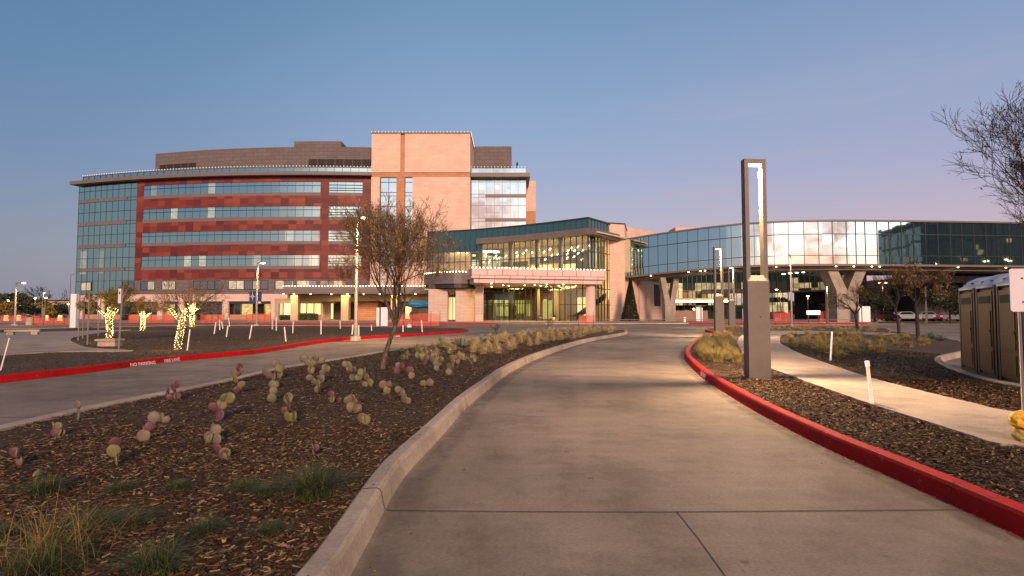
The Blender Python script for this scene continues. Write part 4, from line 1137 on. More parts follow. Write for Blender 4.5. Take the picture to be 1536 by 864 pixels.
# curved dark metal drum and stone pillars left of it
DR = root('curved_vestibule', 'dark curved metal roof over two broad stone pillars left of the drop-off canopy', 'canopy')
def arc_pts(px0, px1, y0, bul, n=10):
    out = []
    for k in range(n + 1):
        t = k / n; px = px0 + (px1 - px0) * t; Yq = y0 + (bul) * (2 * t - 1) ** 2 * (1 if True else 0)
        p = PY(px, 430, Yq); out.append((p.x, p.y))
    return out
Cd = Curve([tuple(PY(px, 430, Yq)[:2]) for px, Yq in ((636, 80), (650, 77.8), (665, 76.4), (682, 75.6), (698, 75.8), (713, 76.8))])
zd = lambda py: ZH(py, 76)
band(mb('grey_metal'), Cd, 0, Cd.len, zd(425.5), zd(409), -10, 0, 1.2).build('roof_drum', DR)
band(mb('dark_metal'), Cd, 0, Cd.len, zd(431.5), zd(425.6), -9.5, -.25, 1.2).build('lower_fascia', DR)
beads(mb('bulb'), Cd, 0, Cd.len, zd(407.5), -.15, .5, .085).build('roof_lights', DR, kind='stuff')
def pillar(px0, px1, py, Y, depth, top, name='pillar', parent=DR, mat='pillar_stone', r=0.0):
    a, b_ = XY(px0, py, Y), XY(px1, py, Y)
    mb(mat).box(a, b_, Y, Y + depth, .12, top).build(name, parent)
pillar(642.5, 671.5, 450, 77.8, 1.4, zd(433))
mb('dark_metal').box(XY(642.5, 450, 77.9), XY(668.5, 450, 77.9), 77.95, 79, zd(433), zd(425)).build('pillar_cap', DR)
Cx = Curve([tuple(PY(px, 450, Yq)[:2]) for px, Yq in ((683.5, 77), (692, 77.05), (700, 77.5), (708, 78.4), (714, 79.6))])
band(mb('pillar_stone'), Cx, 0, Cx.len, .12, zd(432), -1.2, 0, 1).build('curved_pillar', DR)
pillar(713, 724.5, 450, 76.2, 1.1, zpb - .035, 'square_column')
# glowing slot between the pillars
mb('room_glow').box(XY(671, 460, 84), XY(684, 460, 84), 84, 84.3, .3, ZH(446, 84)).build('lit_pane', DR)
f = mb('dark_metal')
for px in (671.5, 675, 679, 683.5): x = XY(px, 460, 83.9); f.box(x - .05, x + .05, 83.85, 83.98, .2, ZH(440, 84))
f.build('frame', DR)
mb('ceiling').box(XY(640, 430, 80), XY(716, 430, 80), 78.2, 90, zd(431) - .25, zd(431) - .1).build('soffit', DR)
# entrance wall and sliding doors
EW = root('entrance_doors', 'dark red entrance wall with row of glazed sliding doors under the drop-off canopy', 'entrance')
YE = 89.0
ex = lambda px: XY(px, 460, YE)
ez = lambda py: ZH(py, YE)
mb('brown_wall').box(ex(722), ex(800), YE, YE + .4, ez(449), ez(437.5)).build('wall', EW)
mb('brown_wall').box(ex(799.8), ex(812.5), YE - .6, YE + .4, .13, ez(437.5)).build('wall', EW)
mb('brown_wall').box(ex(812.5), ex(831), YE + .1, YE + .4, ez(449), ez(437.5)).build('wall', EW)
mb('dark_metal').box(ex(722), ex(831), YE - 1.2, YE - .9, ez(437), ez(430.5)).build('fascia', EW)
mb('ceiling').box(ex(722), ex(831), YE - .89, YE, ez(437.2), ez(436.6)).build('soffit', EW)
g = mb('clear_glass').box(ex(724), ex(799.5), YE + .15, YE + .18, .15, ez(449)).build('door_glass', EW)
f = mb('mullion')
for px in (724, 731, 741, 749, 757, 766, 771, 776.5, 784, 792, 799): f.box(ex(px) - .06, ex(px) + .06, YE + .08, YE + .24, .14, ez(449))
for q in (449.4, 455): f.box(ex(724), ex(799), YE + .09, YE + .23, ez(q) - .06, ez(q) + .06)
f.build('door_frame', EW)
mb('inner_wall').box(ex(722), ex(812), YE + 6, YE + 6.3, .13, 5).build('inner_wall', EW)
m = mb('room_glow')
for a, b_, q0, q1 in ((741, 751, 450, 456), (757, 770, 450, 457), (776, 786, 450, 470), (745, 768, 460, 474), (790, 797, 455, 474)): m.box(XY(a, 460, 94.8), XY(b_, 460, 94.8), 94.7, 94.9, max(.2, ZH(q1, 94.8)), ZH(q0, 94.8))
m.build('lit_room', EW)
mb('inner_dark').box(XY(727, 460, 93), XY(738, 460, 93), 92.8, 93.2, .14, 2.6).build('inner_partition', EW)
mb('inner_dark').box(XY(768, 460, 93), XY(775, 460, 93), 92.8, 93.2, .14, 2.6).build('inner_partition', EW)
lamp('AREA', (ex(760), YE + 3, 4.2), 260, (1, .74, .32), 4)
g = mb('clear_glass').box(ex(812.5), ex(830.5), YE + .15, YE + .18, .15, ez(449)).build('window', EW)
mb('room_glow').box(ex(813), ex(830), YE + 2.5, YE + 2.6, .3, ez(450)).build('lit_pane', EW)
f = mb('mullion')
for px in (813, 821.5, 830): f.box(ex(px) - .06, ex(px) + .06, YE + .08, YE + .24, .14, ez(449))
f.build('frame', EW)

# ------------------------------------------------------------ skybridge
Hs = PY(1240, 330.1, 72).z
def bridge_y(x): return 72 + (.01565 if x < 46 else .0022) * (x - 46) ** 2
CB = Curve([(x, bridge_y(x)) for x in [17.6, 18.35] + [20 + 2 * k for k in range(46)]])
zs = lambda px, py: PY(px, py, CB.at(CB.s_at(px, py))[0].y).z
TOPS = [(942, 357.5), (985, 350.3), (1042, 342.5), (1110, 335), (1165, 331.8), (1216, 330.2), (1300, 330.0), (1400, 331.2), (1470, 332.2), (1536, 333.5)]
TX = []
for px, py in TOPS:
    p = CB.at(CB.s_at(px, py))[0]; TX.append((p.x, PY(px, py, p.y).z - Hs))
TX = [(-99, TX[0][1])] + TX + [(999, TX[-1][1])]
def bridge_dz(x):
    for (a, u), (b_, v) in zip(TX, TX[1:]):
        if a <= x <= b_: return u + (v - u) * (x - a) / (b_ - a)
    return 0
zg1_, zg0_ = Hs - .22, zs(1240, 396.3)
SKB = root('glass_footbridge', 'long curved glass footbridge on V shaped concrete piers reflecting the sunset', 'bridge')
g = sheet(mb('bridge_glass'), CB, 0, CB.len, zg0_, zg1_, 0, 2.0).build('glazing', SKB)
zr1, zr2 = zs(1240, 351.5), zs(1240, 383.5)
f = mb('mullion')
tt = [CB.s_at(px, 370) for px in (942.5, 950, 961, 973, 987, 1001, 1016, 1031.5, 1047, 1063, 1080, 1097, 1114.5, 1131.5, 1149, 1161, 1183, 1206, 1228, 1249, 1270, 1284, 1298, 1316, 1334, 1352.5, 1370.5, 1388.5, 1407, 1425.5, 1443, 1461, 1479, 1496, 1514, 1532)]
w = tt[-1] - tt[-2]
tt += [tt[-1] + w * k for k in range(1, 12) if tt[-1] + w * k < CB.len]
vbars(f, CB, tt, zg0_, zg1_, -.05, .07, .06)
band(f, CB, 0, CB.len, zr1 - .05, zr1 + .05, -.03, .07); band(f, CB, 0, CB.len, zr2 - .04, zr2 + .04, -.03, .07)
f.build('frame', g)
band(mb('grey_metal'), CB, 0, CB.len, Hs - .22, Hs, -5.5, .2, 2).build('roof', SKB)
band(mb('grey_metal'), CB, 0, CB.len, zg0_ - .28, zg0_, -5.5, .12, 2).build('floor_edge', SKB)
band(mb('warm_grey'), CB, .2, CB.len, zg0_ - .75, zg0_ - .29, -5.0, -.9, 2).build('underside', SKB)
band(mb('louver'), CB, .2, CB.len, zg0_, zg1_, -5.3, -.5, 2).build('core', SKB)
for px in (975, 1032, 1050, 1057, 1100, 1165, 1256, 1283, 1310, 1322, 1440, 1512):
    t = CB.s_at(px, 400); p = CB.at(t, -.3)[0]
    mb('downlight').tube([(p.x, p.y, zg0_ - .36), (p.x, p.y, zg0_ - .27)], .09, 8).build('downlight', SKB)
def vpier(px, pyb, Y, wtop, wbot, ztop, zs_, parent, depth=1.6):
    "Y shaped pier: stem with two arms"
    c = PY(px, pyb, Y)
    m = mb('pier_concrete'); M = Matrix.Translation((c.x, c.y, 0))
    hb = wbot / 2; ht = wtop / 2; aw = wtop * .27
    m.prism([(-hb, 0), (hb, 0), (hb, zs_), (-hb, zs_)], -depth / 2, depth / 2, M @ Matrix.Rotation(PI / 2, 4, 'X'))
    for s_ in (-1, 1):
        P = [(s_ * hb, zs_), (0, zs_), (0, zs_ + .05), (s_ * (ht - aw), ztop), (s_ * ht, ztop)]
        if s_ > 0: P.reverse()
        P = [(a, b_) for a, b_ in P]
        if sum(P[i][0] * P[(i + 1) % len(P)][1] - P[(i + 1) % len(P)][0] * P[i][1] for i in range(len(P))) < 0: P.reverse()
        m.prism(P, -depth / 2 + .01, depth / 2 - .01, M @ Matrix.Rotation(PI / 2, 4, 'X'))
    return m.build('pier', parent)
t = CB.s_at(1003, 440); yy = CB.at(t, -2.5)[0].y
vpier(1003, 440, yy, 2.9, 1.6, zg0_ - .75, 3.0, SKB)
t = CB.s_at(1262, 440); yy = CB.at(t, -2.5)[0].y
vpier(1264, 440, yy, 5.4, 3.0, zg0_ - .75, 4.4, SKB, 2.2)
t = CB.s_at(1700, 440); yy = CB.at(t, -2.5)[0].y
vpier(1700, 440, yy, 5.4, 3.0, zg0_ - .75, 4.4, SKB, 2.2)
lamp('POINT', (PY(1250, 470, 68)[0], 68, 2.2), 160, (1, .72, .35), .3)

for o in kids(SKB) + [g_ for k_ in kids(SKB) for g_ in kids(k_)]:
    if o.name.startswith('pier'):
        for v in o.data.vertices:
            if v.co.z > 3.5: v.co.z += bridge_dz(v.co.x) * (v.co.z - 3.5) / (zg0_ - 4.2)
    else:
        for v in o.data.vertices: v.co.z += bridge_dz(v.co.x)
# ------------------------------------------------------------ glass wing beyond the bridge
GW = root('glass_wing', 'long glass wing with yellow lit rooms seen under the footbridge', 'building')
CWg = Curve([tuple(PY(px, 430, Yq)[:2]) for px, Yq in ((996, 110), (1060, 109), (1130, 106), (1200, 101), (1260, 95), (1300, 90))])
sw = CWg.s_at
s1_ = sw(1182, 430)
def zw(py): return ZH(py, 108)
sheet(mb('green_panel'), CWg, 0, s1_, zw(424), zw(392), 0, 1.3).build('upper_glazing', GW)
g = sheet(mb('wing_glass'), CWg, 0, s1_, zw(447), zw(424), 0.01, 1.25).build('lit_glazing', GW)
g2_ = sheet(mb('wing_glass'), CWg, 0, s1_, .2, zw(454), 0.01, 1.25).build('lit_glazing', GW)
f = vbars(mb('mullion'), CWg, frange(0, s1_, .92), .2, zw(392), 0, .12, .12); f.build('frame', GW)
band(mb('dark_metal'), CWg, sw(1052, 437), s1_, zw(440.5), zw(434), 0, .3, 2).build('floor_band', GW)
m = band(mb('tan_plaster'), CWg, 0, sw(1090, 450), zw(454), zw(447.3), -.5, 3.2, 2); m.build('door_canopy', GW)
px = 1013
while px < 1092:
    t = sw(px, 452); p = CWg.at(t, 3.3)[0]
    if not (1046 < px < 1052): mb('lamp_strip').box(p.x - .62, p.x + .62, p.y - .08, p.y + .08, zw(453.3), zw(451)).build('canopy_light', GW)
    px += 11
sheet(mb('night_glass'), CWg, s1_, CWg.len, zw(438), zw(390), 0, 1.2).build('upper_glazing', GW)
vbars(mb('mullion'), CWg, frange(s1_, CWg.len, .95), zw(438), zw(390), 0, .12, .1).build('frame', GW)
m = mb('pendant_glow')
for px in range(1176, 1250, 10):
    t = sw(px, 410); p = CWg.at(t, .14)[0]; q = 411 - (px - 1176) * .09
    k = ZH(q, p.y); m.box(p.x - .35, p.x + .35, p.y - .05, p.y + .05, k - .07, k + .07)
m.build('ceiling_light', GW)
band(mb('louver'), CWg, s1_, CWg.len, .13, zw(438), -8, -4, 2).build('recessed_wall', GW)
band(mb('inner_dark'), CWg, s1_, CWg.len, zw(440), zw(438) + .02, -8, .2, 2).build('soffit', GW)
band(mb('warm_grey'), CWg, -2, CWg.len, zw(392), zw(386), -12, .3, 3).build('roof', GW)
# dark room-side lights
# stone building behind right and car deck
OB = root('office_building', 'dark green glass building mirrored in the right end of the glass footbridge', 'building')
Co = Curve([(144, 68), (132, 54), (114, 44), (97, 35.5), (94.5, 30), (96, 10)][::-1])
g = sheet(mb('office_glass'), Co, 0, Co.len, 0, 21.5, 0, 1.2).build('glazing', OB)
f = vbars(mb('mullion'), Co, frange(0, Co.len, 2.4), 0, 21.5, -.12, .12, .12)
for h in (4.2, 8.4, 12.6, 16.8): band(f, Co, 0, Co.len, h, h + .5, -.1, .15, 3)
f.build('frame', g)
band(mb('dark_metal'), Co, 0, Co.len, 21.5, 22.3, -.8, .8, 3).build('cornice', OB)
band(mb('roofing'), Co, 0, Co.len, 20.8, 21.4, -.4, -.2, 3).build('roof_edge', OB)
m = mb('downlight')
for t in frange(6, Co.len - 3, 5.7):
    for h in (12.4, 8.2): p = Co.at(t + (h % 3), -.25)[0]; m.box(p.x - .3, p.x + .3, p.y - .2, p.y + .2, h - .1, h)
m.build('ceiling_lights', OB, kind='stuff')
RW = root('stone_annex', 'plain grey brown concrete wall behind the twin head lamp post', 'building')
a, b_ = PY(1297, 450, 92), PY(1392, 450, 92)
mb('pier_concrete').box(a.x, b_.x, 92, 104, .0, PY(1300, 427, 92).z).build('wall', RW)
DK = root('parking_deck', 'dark deck with open concrete bays behind the portable toilets', 'building')
a, b_ = PY(1385, 405, 84), PY(1640, 405, 84)
m = mb('tan_plaster'); m.box(a.x, b_.x, 84, 100, ZH(423.5, 84), ZH(414, 84)); m.build('deck_edge', DK)
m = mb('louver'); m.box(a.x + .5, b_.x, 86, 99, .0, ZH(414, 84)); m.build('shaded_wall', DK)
m = mb('warm_grey')
m.box(a.x, b_.x, 84.2, 100, ZH(403, 84), ZH(398, 84)); m.build('deck_roof', DK)
x = a.x
while x < b_.x:
    mb('dark_metal').box(x, x + .35, 84.05, 84.5, ZH(414, 84), ZH(403, 84)).build('deck_post', DK); x += 1.55
m = mb('inner_dark'); m.box(a.x + .2, b_.x, 85.5, 85.8, ZH(414, 84), ZH(403, 84)); m.build('back_wall', DK)
# ================================================================== LAMPS
ZT = .13
def column_lamp(px, py, label, s=1.0, rz=0.0, energy=60, z=.13, proto=[None]):
    p = PH(px, py, z)
    if proto[0] is None:
        r = root('column_lamp', label, 'street lamp', group='tall square column lamps with lit slots')
        # lower box with chamfered cap
        m = mb('column_lamp_paint'); m.box(-.232, .232, -.11, .11, -.05, 2.02)
        a = [(-.232, -.11), (.232, -.11), (.232, .11), (-.232, .11)]; b_ = [(-.145, -.06), (.145, -.06), (.145, .06), (-.145, .06)]
        for k in range(4):
            u, v = a[k], a[(k + 1) % 4]; w, x = b_[(k + 1) % 4], b_[k]
            m.face([(*u, 2.02), (*v, 2.02), (*w, 2.14), (*x, 2.14)])
        m.face([(*q, 2.14) for q in b_]); m.build('base_box', r)
        m = mb('column_lamp_paint')
        m.box(-.234, -.148, -.078, .078, 2.021, 4.52); m.box(.148, .234, -.078, .078, 2.021, 4.52); m.box(-.234, .234, -.078, .078, 4.521, 4.62)
        m.build('slotted_head', r)
        mb('lamp_strip').box(-.14, .14, -.06, .06, 4.49, 4.519).build('light_strip', r)
        mb('side_glow').box(.144, .1475, -.02, .06, 3.6, 4.48).build('inner_face_glow', r)  # emissive sheet added to imitate lamplight falling on the right inner face
        m = mb('dark_metal'); m.ball((.03, -.112, 1.27), .018, 8, 4, (1, .4, 1)); m.build('access_bolt', r)
        r.location = p; r.rotation_euler = (0, 0, rz); r.scale = (s, s, s); proto[0] = r
    else: r = dup(proto[0], p, rz, s, label)
    M = Matrix.Translation(p) @ Matrix.Rotation(rz, 4, 'Z')
    q = M @ Vector((0, 0, 4.40 * s))
    lamp('AREA', q, energy * 3.2, (1, .71, .43), .16 * s, rot=(0, 0, rz))
    return r
column_lamp(1136.5, 566, 'nearest and tallest looking column lamp standing in mulch beside the red kerb', 1.0, math.radians(3), 240)
column_lamp(1079, 503, 'middle column lamp rising from golden grass behind the nearest one', 1.13, math.radians(2), 260, .13)
column_lamp(1098, 491, 'farthest column lamp of the row at the left tip of the bed', 1.18, math.radians(2), 200, .13)
column_lamp(1241, 484.6, 'slim column lamp beside the big V pier of the footbridge', 1.0, .8, 50)
column_lamp(1390, 484.2, 'column lamp with lit left side behind the small leafy tree on the right', 1.0, .9, 50)
column_lamp(65, 481.5, 'column lamp far left in front of the distant car park', .95, .3, 25)

def pole_lamp(px, pyb, pyt, hx, label, arms=1, Y=None, energy=120, base=True, z=.13, r0=.09, scale_head=1.0):
    p = PH(px, pyb, z) if Y is None else PY(px, pyb, Y)
    if Y is not None: p.z = 0
    h = PY(px, pyt, p.y).z - p.z
    r = root('street_lamp', label, 'street lamp', p, group='round pole street lamps')
    mb('pole_paint').tube([(0, 0, 0), (0, 0, h)], [r0, r0 * .62], 10).build('pole', r)
    if base: mb('pier_concrete').tube([(0, 0, -.1), (0, 0, .14)], r0 * 2.6, 16).build('base', r)
    k = p.y / F
    for s_ in ((1,) if arms == 1 else (1, -1)):
        dx = (hx - px) * k * s_
        mb('pole_paint').tube([(0, 0, h - .05), (dx * .5, 0, h + .02), (dx * .9, 0, h)], [.05, .04, .035], 6).build('arm', r)
        hd = mb('pole_paint'); w = .30 * scale_head; hd.box(dx - w, dx + w, -.16, .16, h - .01, h + .07); hd.build('lamp_head', r)
        mb('lamp_warm').ball((dx, 0, h - .03), .5, 12, 6, (w * 1.5, .26, .16)).build('bulb', r)
        lamp('SPOT', (p.x + dx, p.y, p.z + h - .2), energy * 2.2, (1, .62, .30), .15, spot=2.5)
    return r
pole_lamp(533.5, 508.3, 326, 543.5, 'tallest round pole lamp with warm light beside the young tree in mid picture', energy=700, r0=.10)
pole_lamp(384.5, 488.6, 394, 392.5, 'pole lamp carrying two blue banners', energy=260, r0=.11, z=.13)
pole_lamp(22, 487, 424, 33, 'pole lamp at far left against the dusk sky', Y=60, energy=150, r0=.11)
pole_lamp(1188, 489.5, 382, 1180.5, 'thin pole lamp with its head on the left before the footbridge', energy=200, r0=.09)
pole_lamp(1325.5, 476, 424, 1330.5, 'twin headed pole lamp in front of the grey brown wall', arms=2, Y=82, energy=120, r0=.12)
pole_lamp(1171, 474, 434, 1166, 'small distant pole lamp under the left side of the thin pole lamp', Y=88, energy=60, r0=.1)
pole_lamp(1212, 474, 444, 1212.5, 'distant post top lamp between thin pole lamp and big pier', Y=90, energy=40, r0=.08)
pole_lamp(1076.5, 470, 441, 1077, 'distant post lamp before the lit glass wing', Y=88, energy=40, r0=.08)
for i, (px, pb, pt, hx) in enumerate(((104, 474, 413, 110), (150.5, 470, 416, 160))):
    r = root('street_lamp', ('unlit thin pole lamp against sky left of the green glass corner', 'unlit thin pole lamp in front of the green glass corner')[i], 'street lamp', PY(px, pb, 78), group='unlit thin pole lamps')
    r.location.z = .1; h = ZH(pt, 78)
    mb('pole_paint').tube([(0, 0, 0), (0, 0, h)], [.08, .05], 8).build('pole', r)
    mb('pole_paint').tube([(0, 0, h), ((hx - px) * 78 / F, 0, h + .1)], .05, 6).build('arm', r)
# far lamp dots (lit heads only are seen) - small full lamps
for i, (px, pt, Yq, txt) in enumerate(((12, 451, 170, 'very distant lamp left of the pole lamp on the far left'), (29, 458, 150, 'distant lamp low over the car park shrubs'), (53, 447.5, 150, 'distant bright lamp above the far car park'), (69, 447, 160, 'distant curved lamp head on the skyline'), (103, 456, 140, 'distant lamp just left of the green glass corner'))):
    r = root('street_lamp', txt, 'street lamp', (XY(px, pt, Yq), Yq, 0), group='distant car park lamps')
    h = ZH(pt, Yq); mb('pole_paint').tube([(0, 0, 0), (0, 0, h)], .1, 5).build('pole', r); mb('lamp_warm').ball((0, 0, h), .36, 8, 5, (1, .6, .5)).build('bulb', r)
# banners on the pole
p = PH(384.5, 488.6, .13)
for s_, a, b_ in ((-1, 374, 383.6), (1, 386.4, 392.5)):
    x0, x1 = XY(a, 446, p.y), XY(b_, 446, p.y)
    r = root('banner', 'dark blue banner with pale star left of the pole' if s_ < 0 else 'dark blue banner with pale foot right of the pole', 'banner', (0, p.y, 0), group='blue banners on the lamp pole')
    c = mb('navy').box(x0, x1, -.02, .02, ZH(455.5, p.y), ZH(437, p.y)).build('cloth', r)
    if s_ < 0:
        xm, zm = (x0 + x1) / 2, ZH(444.5, p.y); m = mb('sign_back')
        for k in range(8):
            a_ = k * PI / 4; L = .42 if k % 2 == 0 else .2
            m.face([(xm + L * math.cos(a_), -.026, zm + L * 1.3 * math.sin(a_)), (xm + .05 * math.cos(a_ + .8), -.026, zm + .05 * math.sin(a_ + .8)), (xm, -.026, zm), (xm + .05 * math.cos(a_ - .8), -.026, zm + .05 * math.sin(a_ - .8))])
        m.build('star_emblem', r)
    else: mb('sign_back').box(x0 + .08, x1 - .05, -.03, -.022, ZH(455, p.y), ZH(452.5, p.y)).build('pale_strip', r)
    m = mb('pole_paint'); xr = x1 + .12 if s_ < 0 else x0 - .12
    for q in (437, 455.5): m.tube([(xr, 0, ZH(q, p.y)), (x0 if s_ < 0 else x1, 0, ZH(q, p.y))], .025, 5)
    m.build('bracket', r)

# ================================================================== TREES
def make_tree(name, label, loc, H, spread, trunk_r, fork, lean=(0, 0), leaf='dry_leaf', nleaf=2500, leafsize=.035, depth=5, seed=1, bark='bark', lights=None, group=None, upward=.55, twigr=.006, limbs=4, flight=.0, cat='tree', low=.0):
    rr = random.Random(seed)
    r = root(name, label, cat, loc, group=group)
    T = mb(bark); K = mb('twig' if bark == 'bark' else bark); tips = []
    top = Vector((lean[0], lean[1], fork))
    pts = [Vector((0, 0, -.05)), Vector((lean[0] * .25 + rr.uniform(-.02, .02), lean[1] * .3, fork * .35)), Vector((lean[0] * .65, lean[1] * .7, fork * .72)), top]
    T.tube(pts, [trunk_r * 1.25, trunk_r, trunk_r * .9, trunk_r * .85], 9)
    mains = [pts]
    CR = H - fork
    def grow(p, dirv, L, rad, lev):
        n = 4; q = p.copy(); d_ = dirv.normalized(); P = [q.copy()]; side = Vector((rr.uniform(-1, 1), rr.uniform(-1, 1), rr.uniform(-.5, .5))) * .16
        for k in range(n):
            d_ = (d_ + side + Vector((rr.uniform(-1, 1), rr.uniform(-1, 1), rr.uniform(-.4, .7))) * .11).normalized()
            q = q + d_ * (L / n)
            P.append(q.copy())
        rad2 = rad * .55
        rads = [rad + (rad2 - rad) * k / n for k in range(n + 1)]
        (T if lev <= 2 else K).tube(P, rads, 7 if lev < 2 else (5 if lev == 2 else 3), cap=False)
        if lev == 1: mains.append(P)
        if lev >= depth:
            tips.append((P, d_)); return
        kn = 3 if lev < depth - 1 else 4
        for k in range(kn + (1 if lev == 1 else 0)):
            f = rr.uniform(.35, 1.0) if k else 1.0
            i = min(n - 1, int(f * n)); base = P[i].lerp(P[i + 1], f * n - i) if f < 1 else P[-1]
            a = rr.uniform(0, 2 * PI); per = d_.cross(Vector((math.cos(a), math.sin(a), .3))).normalized()
            ang = rr.uniform(.35, .8) if f < 1 else rr.uniform(.05, .35)
            nd = (d_ * math.cos(ang) + per * math.sin(ang)); nd.z += upward * .35; nd.normalize()
            grow(base, nd, L * rr.uniform(.58, .82), max(rad2 * rr.uniform(.7, .95), twigr), lev + 1)
    for k in range(limbs):
        a = 2 * PI * (k + rr.uniform(-.25, .25)) / limbs + seed
        out = spread / max(CR, .1) * rr.uniform(.55, 1.0)
        dv_ = Vector((math.cos(a) * out, math.sin(a) * out, 1.0 - .25 * rr.random()))
        base = pts[2].lerp(top, rr.uniform(.5, 1.0)) if k else top
        grow(base, dv_, CR * .38, trunk_r * rr.uniform(.45, .62), 1)
    for P, d_ in tips:
        if rr.random() < .7:
            for _ in range(2):
                i = rr.randrange(1, 4); a = P[i]; v = (d_ + Vector((rr.uniform(-1, 1), rr.uniform(-1, 1), rr.uniform(-.5, 1)))).normalized() * rr.uniform(.06, .16) * (CR / 3)
                K.tube([a, a + v * .5 + Vector((0, 0, .005)), a + v], [twigr * .8, twigr * .6, twigr * .4], 3, cap=False)
    K2 = MB(); K2.mats = list(K.mats); K2.v, K2.f, K2.uv, K2.mi, K2.sm = K.v, K.f, K.uv, K.mi, K.sm
    K2.mat(leaf)
    for _ in range(nleaf):
        P, d_ = rr.choice(tips); i = rr.randrange(0, 4); c = P[i].lerp(P[i + 1], rr.random()) + Vector((rr.gauss(0, 1), rr.gauss(0, 1), rr.gauss(0, 1))) * (.02 + leafsize)
        u = Vector((rr.gauss(0, 1), rr.gauss(0, 1), rr.gauss(0, 1))).normalized(); w = u.cross(Vector((rr.gauss(0, 1), rr.gauss(0, 1), rr.gauss(0, 1)))).normalized()
        L = leafsize * rr.uniform(.6, 1.4)
        K2.face([c - u * L, c + w * L * .45, c + u * L, c - w * L * .45], [(0, 0)] * 4)
    T.build('trunk', r); K2.build('crown', r)
    if lights:
        m = mb('fairy'); zt_, wr = lights
        for bi, P in enumerate(mains):
            reach = zt_ if bi == 0 else zt_
            for a, b_ in zip(P, P[1:]):
                L = (b_ - a).length; nn = int(L / .014)
                for k in range(nn):
                    t = k / nn; c = a.lerp(b_, t)
                    if c.z > zt_ * rr.uniform(.8, 1.05): continue
                    ph = k * 1.1 + rr.uniform(-.5, .5); rad = (trunk_r * 1.12 if bi == 0 else trunk_r * .6)
                    m.ball((c.x + rad * math.cos(ph), c.y + rad * math.sin(ph), c.z), wr * rr.uniform(.45, .95), 5, 3)
        m.build('fairy_lights', r, kind='stuff')
        lamp('POINT', (loc[0], loc[1] - .5, loc[2] + zt_ * .5), 26, (1, .70, .25), .25)
        lamp('POINT', (loc[0] + .1, loc[1] + .1, loc[2] + zt_ * 1.0), 14, (1, .70, .25), .2)
    return r
def base_at(px, py, z=.13): return tuple(PH(px, py, z))
make_tree('young_tree', 'young oak with thin brown leaves and wavy trunk in the cactus bed', base_at(573, 553), 4.1, 1.45, .058, 1.1, (.34, 0), 'dry_leaf', 9500, .023, 6, 11, limbs=8, upward=.85, twigr=.0042)
make_tree('wrapped_tree', 'largest tree wrapped in yellow fairy lights near the red kerb', base_at(266, 524), 2.95, 1.15, .10, 1.0, (.16, 0), 'dry_leaf', 900, .022, 5, 5, lights=(1.95, .017), group='trees wrapped in fairy lights', upward=.4, twigr=.006)
make_tree('wrapped_tree', 'bushy yellow leaved tree with fairy lights beside the low concrete block', base_at(164, 511.5), 2.75, .95, .12, 1.15, (-.05, 0), 'lit_leaf', 6500, .034, 5, 6, lights=(1.70, .020), group='trees wrapped in fairy lights', upward=.6)
make_tree('wrapped_tree', 'small tree with fairy lights standing second from left', base_at(214, 495.5), 2.75, 1.0, .13, .95, (.0, 0), 'dry_leaf', 3000, .04, 5, 8, lights=(1.55, .026), group='trees wrapped in fairy lights', upward=.5)
make_tree('wrapped_tree', 'forked small tree with fairy lights just right of the largest wrapped tree', base_at(288, 490), 4.3, 1.6, .16, 1.15, (.0, 0), 'dry_leaf', 1200, .04, 5, 9, lights=(2.25, .032), group='trees wrapped in fairy lights', upward=.4, limbs=3)
make_tree('small_tree', 'dark trunked tree with brown leaves left of the portable toilets', base_at(1378, 514), 3.9, 1.5, .075, 1.75, (-.05, 0), 'dry_leaf', 3200, .030, 5, 21, limbs=5, upward=.7, bark='dark_bark')
make_tree('small_tree', 'thin bare tree just left of the dark trunked tree', base_at(1349, 502), 4.2, 1.3, .075, 1.6, (-.2, 0), 'dry_leaf', 700, .03, 5, 22, limbs=4, upward=.8, bark='dark_bark')
make_tree('small_tree', 'bare branching tree in front of the white box sign', base_at(1286, 496), 3.7, 2.0, .10, 1.2, (-.1, 0), 'dry_leaf', 1200, .03, 5, 23, limbs=5, upward=.45, bark='dark_bark')
make_tree('bare_tree', 'large bare tree reaching in from the right edge against the sky', (12.3, 10.6, .13), 6.2, 3.5, .12, 1.7, (-.2, 0), 'dry_leaf', 900, .028, 6, 32, limbs=6, upward=.75, twigr=.005, bark='dark_bark')
make_tree('bare_tree', 'bare tree above the car park at far left', PY(70, 475, 120) * 1, 9.0, 5.0, .2, 2.2, (0, 0), 'dry_leaf', 300, .08, 4, 33, bark='dark_bark', twigr=.03)
def bushy(name, label, px, Yq, pyb, pyt, w, seed, leaf='dark_leaf', n=2600, ls=.3, group=None, cat='tree', z=None):
    rr = random.Random(seed)
    b_ = PY(px, pyb, Yq); b_.z = 0 if z is None else z
    H = PY(px, pyt, Yq).z - b_.z
    r = root(name, label, cat, b_, group=group)
    mb('dark_bark').tube([(0, 0, 0), (.05, 0, H * .4)], [.12, .09], 6).build('trunk', r)
    m = mb(leaf); W = w * Yq / F / 2
    cl = [(rr.uniform(-.7, .7) * W, rr.uniform(-.6, .6) * W, H * rr.uniform(.35, .85), rr.uniform(.3, .5)) for _ in range(14)]
    for _ in range(n):
        c = rr.choice(cl); v = Vector((rr.gauss(0, 1), rr.gauss(0, 1), rr.gauss(0, 1))).normalized() * rr.random() ** .4
        p = Vector((c[0] + v.x * W * c[3], c[1] + v.y * W * c[3], c[2] + v.z * H * .22))
        u = Vector((rr.gauss(0, 1), rr.gauss(0, 1), rr.gauss(0, 1))).normalized(); q = u.cross(Vector((rr.gauss(0, 1), rr.gauss(0, 1), rr.gauss(0, 1)))).normalized()
        L = ls * rr.uniform(.5, 1.3)
        m.face([p - u * L, p + q * L * .5, p + u * L, p - q * L * .5], [(0, 0)] * 4)
    m.build('crown', r); return r
